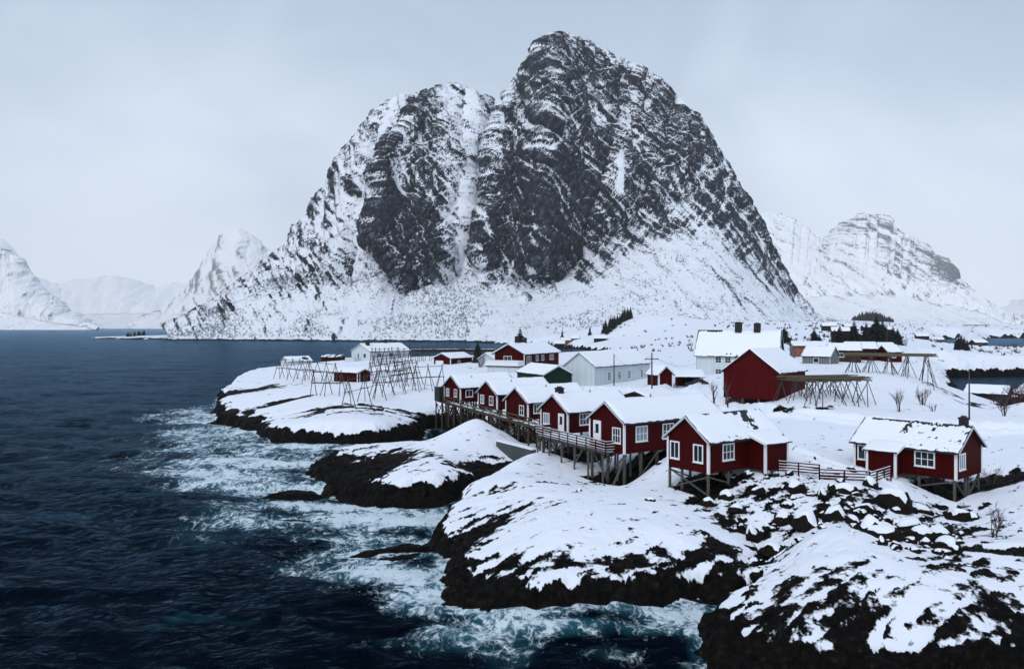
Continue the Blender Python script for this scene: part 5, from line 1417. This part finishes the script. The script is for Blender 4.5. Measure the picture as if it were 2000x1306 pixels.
def bush_mesh(seed, h, spread, nstem, depth, mat, up=.75):
    rr = random.Random(seed); m = MB()
    def grow(p, d, L, r0, lv):
        q = p + d * L
        m.tube(p, q, r0, r0 * .68, 3, False)
        if lv == 0: return
        for _ in range(rr.choice((2, 3, 3))):
            nd = (d + Vector((rr.uniform(-1, 1), rr.uniform(-1, 1), rr.uniform(-.2, .8))) * spread).normalized()
            grow(p + d * L * rr.uniform(.3, 1.0), nd, L * rr.uniform(.45, .85), r0 * .58, lv - 1)
    for i in range(nstem):
        an = rr.random() * 6.28
        d = Vector((math.cos(an) * (1 - up), math.sin(an) * (1 - up), up)).normalized()
        grow(Vector((math.cos(an) * .15 * nstem * .2, math.sin(an) * .15 * nstem * .2, -.1)), d, h * .36, h * .011 + .012, depth)
    return m.mesh('branches', M[mat])

def conifer(label, x, y, h, mesh, trunk, group, g=None, rz=0.0, wid=1.0):
    g = ground_z(x, y) if g is None else g
    r = empty('spruce_tree', (x, y, g), rz, label, 'tree', group)
    c = link('crown', mesh, r); c.scale = (h * wid, h * wid, h)
    t = link('trunk', trunk, r); t.scale = (h, h, h)
    return r

def plants(mtn):
    CM = [conifer_mesh(s) for s in (1, 2, 3)]
    trunk = MB().tube((0, 0, -.05), (0, 0, .5), .018, .010, 6).mesh('trunk', M['bark'])
    # spruces on the right behind the racks: px, distance, height m, label
    T = [(1590, 268, 8.5, 'dark spruce furthest left of the group behind the village houses'), (1640, 262, 9.5, 'broad dark spruce behind the brown cottage left of the tall group'), (1668, 268, 10.5, 'second broad dark spruce standing right of the brown cottage spruce'),
         (1692, 290, 9.5, 'dark spruce left of the tallest spruce clump on the hill'), (1712, 280, 12.5, 'tallest dark spruce of the clump on the snowy hill'), (1724, 285, 11, 'dark spruce leaning against the right side of the tallest spruce'),
         (1744, 300, 9, 'dark spruce left of the last one at the right end of the hill clump'), (1753, 300, 8, 'last dark spruce at the right end of the hill clump'), (1630, 330, 6.5, 'lone small dark spruce high above the brown cottage'),
         (1532, 330, 9, 'round dark tree alone on the slope above the large white house'), (1448, 200, 12.5, 'dark treetop peeking up between the two thick chimneys'), (1600, 250, 7, 'small dark spruce in front of the leftmost of the group'),
         (1652, 255, 7.5, 'shorter dark spruce between the two broad ones')]
    for i, (px, Y, h, lb) in enumerate(T):
        X = (px - 1000) / FPX * Y
        conifer(lb, X, Y, h * .78, CM[i % 3], trunk, 'dark spruces in the village', None, i * 1.7, 1.75 if px != 1532 else 2.2)
    # row under the moraine ridge
    for i in range(15):
        px = 1178 + i * 3.9 + rnd.uniform(-1, 1); Y = 668 + i * 4 + rnd.uniform(-10, 10)
        X = (px - 1000) / FPX * Y
        conifer('dark spruce in the dense diagonal row above the far boathouse', X, Y, rnd.uniform(8, 13), CM[i % 3], trunk, 'diagonal spruce row across the strait', None, i * 1.3, 1.0)
    for px, Y, h, lb in ((1072, 700, 10, 'left one of two dark spruces left of the orange house'), (1078, 700, 9, 'right one of two dark spruces left of the orange house'), (1098, 712, 8, 'dark spruce rising behind the orange house roof'), (1152, 690, 8, 'lone small spruce between orange house and dark boathouse')):
        conifer(lb, (px - 1000) / FPX * Y, Y, h, CM[0], trunk, None, None, px * .1, .9)
    for px, Y, h, lb, k in ((933, 222, 6.0, 'dark spruce between the red garage and the large red house', 1), (1016, 222, 9.8, 'dark spruce top behind the chimneys of the large red house', 2)):
        conifer(lb, (px - 1000) / FPX * Y, Y, h, CM[k], trunk, None, None, px * .1, 1.3)
    for i in range(9):
        px = 245 + i * 4.4; Y = 1262
        conifer('small dark spruce on the low snowy tip below the faint peak', (px - 1000) / FPX * Y, Y + rnd.uniform(-6, 6), rnd.uniform(6, 9), CM[i % 3], trunk, 'spruces on the low tip', 3.0 + i * .3, i * 1.1, 1.3)
    for i, (px, py, h) in enumerate(((1872, 690, 7), (1877, 693, 8), (1883, 697, 7), (1889, 701, 6), (1868, 684, 6))):
        Y = 345 - i * 4
        conifer('dark spruce in the short bank row left of the small pond', (px - 1000) / FPX * Y, Y, h * .8, CM[i % 3], trunk, 'short spruce row on the bank', None, i, 1.2)
    # bare trees and bushes
    def bush(label, px, Y, h, seed, mat='twig', spread=.5, nstem=3, depth=4, up=.8, name='bare_tree', cat='tree'):
        X = (px - 1000) / FPX * Y; g = ground_z(X, Y)
        r = empty(name, (X, Y, g), 0, label, cat)
        MB().tube((0, 0, -.2), (0, 0, h * .25), h * .02 + .01, h * .014 + .008, 6).build('trunk', M['bark'], r)
        link('branches', bush_mesh(seed, h, spread, nstem, depth, mat, up), r)
    bush('slender bare birch left of the red barn corner', 1395, 112, 5.2, 3, 'twig', .38, 2, 5, .93)
    bush('slender bare birch right against the red barn wall', 1421, 108, 4.6, 5, 'twig', .36, 2, 5, .93)
    bush('wispy bare bush on the open snow behind the furthest right cabin', 1757, 104, 3.6, 7, 'twig', .4, 6, 4, .8, 'bare_bush', 'bush')
    bush('dense red-brown bush right of the wispy one on the open snow', 1802, 113, 3.0, 9, 'rust', .45, 9, 5, .85, 'bare_bush', 'bush')
    bush('low pale bush in the snow between the two open-snow bushes', 1822, 106, 1.6, 10, 'twig', .6, 5, 4, .7, 'bare_bush', 'bush')
    bush('bare bush on the white bank at the right edge of the picture', 1962, 112, 4.6, 11, 'twig', .55, 5, 5, .8, 'bare_bush', 'bush')
    bush('red-brown thicket above the bank at the right edge', 1985, 150, 5.5, 13, 'rust', .5, 9, 5, .75, 'bare_bush', 'bush')
    bush('grey bare tree behind the right gable of the large white house', 1545, 205, 7, 15, 'scrub', .6, 4, 5, .8)
    bush('bare bush between the red garage and the white garage', 938, 205, 4.5, 17, 'twig', .55, 6, 5, .75, 'bare_bush', 'bush')
    bush('small red-brown bush by the water right of the inlet boathouse', 1940, 158, 3, 19, 'rust', .6, 5, 4, .6, 'bare_bush', 'bush')
    bush('black leafless shrub sticking out of the snow at the lower right edge', 1940, 53.5, 2.4, 23, 'bark', .5, 5, 5, .85, 'bare_bush', 'bush')
    bush('low dark twigs on the rocks right of the furthest right cabin', 1935, 70, 1.8, 25, 'twig', .6, 6, 5, .7, 'bare_bush', 'bush')
    bush('grey shrub on the snowy hill crest above the far drying rack', 1770, 300, 4.5, 21, 'scrub', .6, 6, 4, .6, 'bare_bush', 'bush')
    # dark plantation far right under the hazy mountain
    rs = np.random.RandomState(9); v = []; f = []
    for _ in range(420):
        t = rs.rand(); px = 1662 + 84 * t; Y = 1900 + rs.uniform(-1, 1) * 60
        top = 22 * math.sin(math.pi * min(1, t ** .8)) ** .8
        x = (px - 1000) / FPX * Y; z = 24 + rs.rand() * top; hh = rs.uniform(9, 14); rr_ = hh * .25
        b = len(v)
        for k in range(6):
            an = k * 1.047 + rs.rand(); v.append((x + rr_ * math.cos(an), Y + rr_ * math.sin(an), z - rs.rand() * 2))
        v.append((x, Y, z + hh)); f += [(b + k, b + (k + 1) % 6, b + 6) for k in range(6)]
    me = bpy.data.meshes.new('forest'); me.from_pydata(v, [], f); me.update(); me.materials.append(M['needles'])
    tag(link('forest', me), 'dark spruce wood far off under the hazy right mountain', 'forest', None, 'stuff')
    # low heath and shrubs over the far right hills
    n = 3800; px = np.where(rs.rand(n) < .7, rs.uniform(1560, 2020, n), rs.uniform(1210, 1560, n)); Y = 300 * (1500 / 300) ** rs.rand(n); x = (px - 1000) / FPX * Y
    Zs, Ss, Ds = land(x, Y); dn = fbm2(x / 40, Y / 60, 3, 17)
    v = []; f = []
    for i in range(n):
        if Ds[i] < 3 or rs.rand() > .12 + 1.6 * dn[i]: continue
        hh = rs.uniform(.5, 2.2); rad = hh * .7
        for k in range(8):
            an = rs.rand() * 6.28; rr_ = rad * math.sqrt(rs.rand()); w_ = rs.uniform(.06, .16) * (1 + Y[i] / 500)
            b = len(v)
            v += [(x[i] + math.cos(an) * rr_ * .5 - w_, Y[i] + math.sin(an) * rr_ * .5, Zs[i] - .2), (x[i] + math.cos(an) * rr_ * .5 + w_, Y[i] + math.sin(an) * rr_ * .5, Zs[i] - .2), (x[i] + math.cos(an) * rr_, Y[i] + math.sin(an) * rr_, Zs[i] + hh * rs.uniform(.5, 1))]
            f.append((b, b + 1, b + 2))
    me = bpy.data.meshes.new('heath'); me.from_pydata(v, [], f); me.update(); me.materials.append(M['twig'])
    tag(link('heath_shrubs', me), 'sparse dark shrubs poking out of the snowy hills on the right', 'shrubs', None, 'stuff')
    # birch scrub over the scree: nobody could count it
    X, Y, Z, S, T, PX = mtn
    rs = np.random.RandomState(5)
    ok = np.argwhere((T > .02) & (T < .40) & (S > .1))
    dens = fbm2(X / 110, Z / 34, 3, 91)
    v = []; f = []
    pick = ok[rs.randint(0, len(ok), 16000)]
    cnt = 0
    for i, j in pick:
        px = PX[i, j]
        want = .06 + 2.0 * dens[i, j] + (.42 if 700 < px < 920 else 0) + (-.18 if px > 1330 else 0)
        if rs.rand() > want: continue
        cx, cy, cz = X[i, j], Y[i, j], Z[i, j]
        hgt = rs.uniform(1.4, 4.6); rad = hgt * rs.uniform(.35, .6)
        for k in range(9):
            an = rs.rand() * 6.28; rr_ = rad * math.sqrt(rs.rand())
            bx, by = cx + math.cos(an) * rr_ * .4, cy + math.sin(an) * rr_ * .4
            tx, ty, tz = cx + math.cos(an) * rr_, cy + math.sin(an) * rr_, cz + hgt * rs.uniform(.6, 1)
            w_ = rs.uniform(.08, .22)
            b = len(v)
            v += [(bx - w_, by, cz - .3), (bx + w_, by, cz - .3), (tx, ty, tz)]; f.append((b, b + 1, b + 2))
        cnt += 1
        if cnt > 3600: break
    me = bpy.data.meshes.new('scrub'); me.from_pydata(v, [], f); me.update(); me.materials.append(M['scrub'])
    tag(link('birch_scrub', me), 'thin grey birch scrub scattered over the snowy scree of the mountain', 'scrub', None, 'stuff')

# ------------------------------------------------------------------ boulders
def boulder_proto(seed):
    rr = random.Random(seed)
    bm = bmesh.new()
    ax, ay, az = rr.uniform(.8, 1.2), rr.uniform(.7, 1.1), rr.uniform(.55, .85)
    for _ in range(15):
        d = Vector((rr.gauss(0, 1), rr.gauss(0, 1), rr.gauss(0, 1))).normalized() * rr.uniform(.85, 1.05)
        bm.verts.new((d.x * ax, d.y * ay, d.z * az))
    res = bmesh.ops.convex_hull(bm, input=bm.verts)
    junk = [e for e in res['geom_interior'] if isinstance(e, bmesh.types.BMVert)]
    bmesh.ops.delete(bm, geom=junk, context='VERTS')
    bmesh.ops.recalc_face_normals(bm, faces=bm.faces)
    planes = [(f.normal.copy(), f.normal.dot(f.verts[0].co)) for f in bm.faces]
    me = bpy.data.meshes.new('boulder'); bm.to_mesh(me); bm.free(); me.materials.append(M['rock'])
    up = [(n, d) for n, d in planes if n.z > .12]
    V = []; nr_, na = 6, 14
    for i in range(nr_):
        for j in range(na + 1):
            an = 2 * math.pi * (j % na) / na
            dx, dy = math.cos(an), math.sin(an)
            rm = min([d / (n.x * dx + n.y * dy) for n, d in planes if n.x * dx + n.y * dy > .05] + [9]) * .96
            wob = .88 - .30 * (math.sin(3 * an + seed) * .5 + .5)
            rr_ = rm * wob * (i / (nr_ - 1)) ** .8
            z = min([(d - n.x * dx * rr_ - n.y * dy * rr_) / n.z for n, d in up])
            ed = i / (nr_ - 1)
            V.append((dx * rr_ * 1.02, dy * rr_ * 1.02, z + (.13 * (1 - ed ** 3) + (-.02 if i == nr_ - 1 else 0.02))))
    sm = grid_mesh('snow_cap', np.array(V), nr_, na + 1, M['snow'])
    return me, sm

def boulder_label(px, py, s):
    size = 'small' if s < .3 else ('mid-sized' if s < .65 else 'large')
    where = 'beneath the nearest stilt cabin' if px < 1480 else ('under the red fence' if py < 985 and px < 1740 else ('below the furthest right cabin' if px > 1760 else 'in the middle of the rocks'))
    low = ', low down' if py > 1040 else ''
    return '%s snow-capped boulder %s%s' % (size, where, low)

NTH = ['first', 'second', 'third', 'fourth', 'fifth', 'sixth', 'seventh', 'eighth', 'ninth', 'tenth', 'eleventh', 'twelfth', 'thirteenth', 'fourteenth', 'fifteenth', 'sixteenth', 'seventeenth', 'eighteenth', 'nineteenth', 'twentieth']
NTH += ['twenty-' + n for n in NTH[:9]] + ['thirtieth'] + ['thirty-' + n for n in NTH[:9]]
def number_alike(objs):
    """things that look alike are told apart by their order from the left"""
    by = {}
    for o in objs: by.setdefault(o['label'], []).append(o)
    for lb, os_ in by.items():
        if len(os_) < 2 or len(os_) > len(NTH): continue
        os_.sort(key=lambda o: o.location.x / o.location.y)
        for i, o in enumerate(os_): o['label'] = '%s, %s from left' % (lb, NTH[i])

def boulders():
    PR = [boulder_proto(s) for s in range(10)]
    rs = random.Random(4)
    area = [(1425,965),(1500,935),(1600,950),(1670,965),(1760,975),(1850,1000),(1885,1040),(1860,1100),(1760,1090),(1690,1080),(1620,1045),(1540,1050),(1470,1075),(1440,1040)]
    pts = []
    A = np.array(area, float)
    big = [(1550,985,.85),(1600,995,.8),(1650,990,1.0),(1700,985,.8),(1690,1010,1.15),(1640,1020,1.0),(1745,1000,1.0),(1770,1030,1.25),(1720,1060,1.15),(1800,1055,1.1),(1830,1040,.9),(1700,1055,.95),(1500,960,.7),(1530,1010,.9),(1480,985,.8),
           (1585,1025,.9),(1850,1070,.8),(1620,975,.7),(1680,965,.6),(1440,1000,.8),(1420,985,.7),(1460,1020,.8),(1870,1005,.7),(1385,992,.6),(1795,1000,.8),(1660,1035,.8),(1510,1035,.7)]
    for px, py, s in big: pts.append((px, py, s * rs.uniform(1.1, 1.65)))
    while len(pts) < 230:
        px, py = rs.uniform(1420, 1885), rs.uniform(935, 1100)
        if sdf_poly(np.array([px]), np.array([py]), area)[0] < 0: continue
        u = rs.random()
        pts.append((px, py, rs.uniform(.13, .3) if u < .6 else rs.uniform(.3, .65)))
    xy = [W(px, py, 3.1)[:2] for px, py, _ in pts]
    for px, py, z, s in ((1270,980,3.6,.45),(1130,966,3.2,.4),(1290,905,4,.5),(1900,1010,3,.6),(1930,960,4,.5)):
        pts.append((px, py, s)); xy.append(W(px, py, z)[:2])
    Zs, _, _ = land(np.array([p[0] for p in xy]), np.array([p[1] for p in xy]))
    for i, ((px, py, s), (x, y)) in enumerate(zip(pts, xy)):
        me, sm = PR[i % len(PR)]
        lone = {230: 'single dark boulder alone on the smooth snow left of the nearest stilt cabin', 231: 'small dark rock alone on the snow below the long cabin stilts'}.get(i)
        r = empty('boulder', (x, y, float(Zs[i]) - s * rs.uniform(-.12, .2)), rs.uniform(0, 6.28), lone or boulder_label(px, py, s), 'boulder', None if lone else 'boulders in the rock slope')
        r.scale = (s, s, s * rs.uniform(.8, 1.1))
        link('stone', me, r)
        if not lone or True: link('snow_cap', sm, r)
    number_alike([o for o in COL.objects if o.get('group') in ('boulders in the rock slope',)])
    number_alike([o for o in COL.objects if o.name.startswith('spruce_tree')])
build_land()
build_sea()
_mo, _mt = main_mountain()
far_mountains()
cabin_row()
near_cabins()
piers()
village()
far_cabins()
racks()
pole_things()
plants(_mt)
boulders()
build_haze()
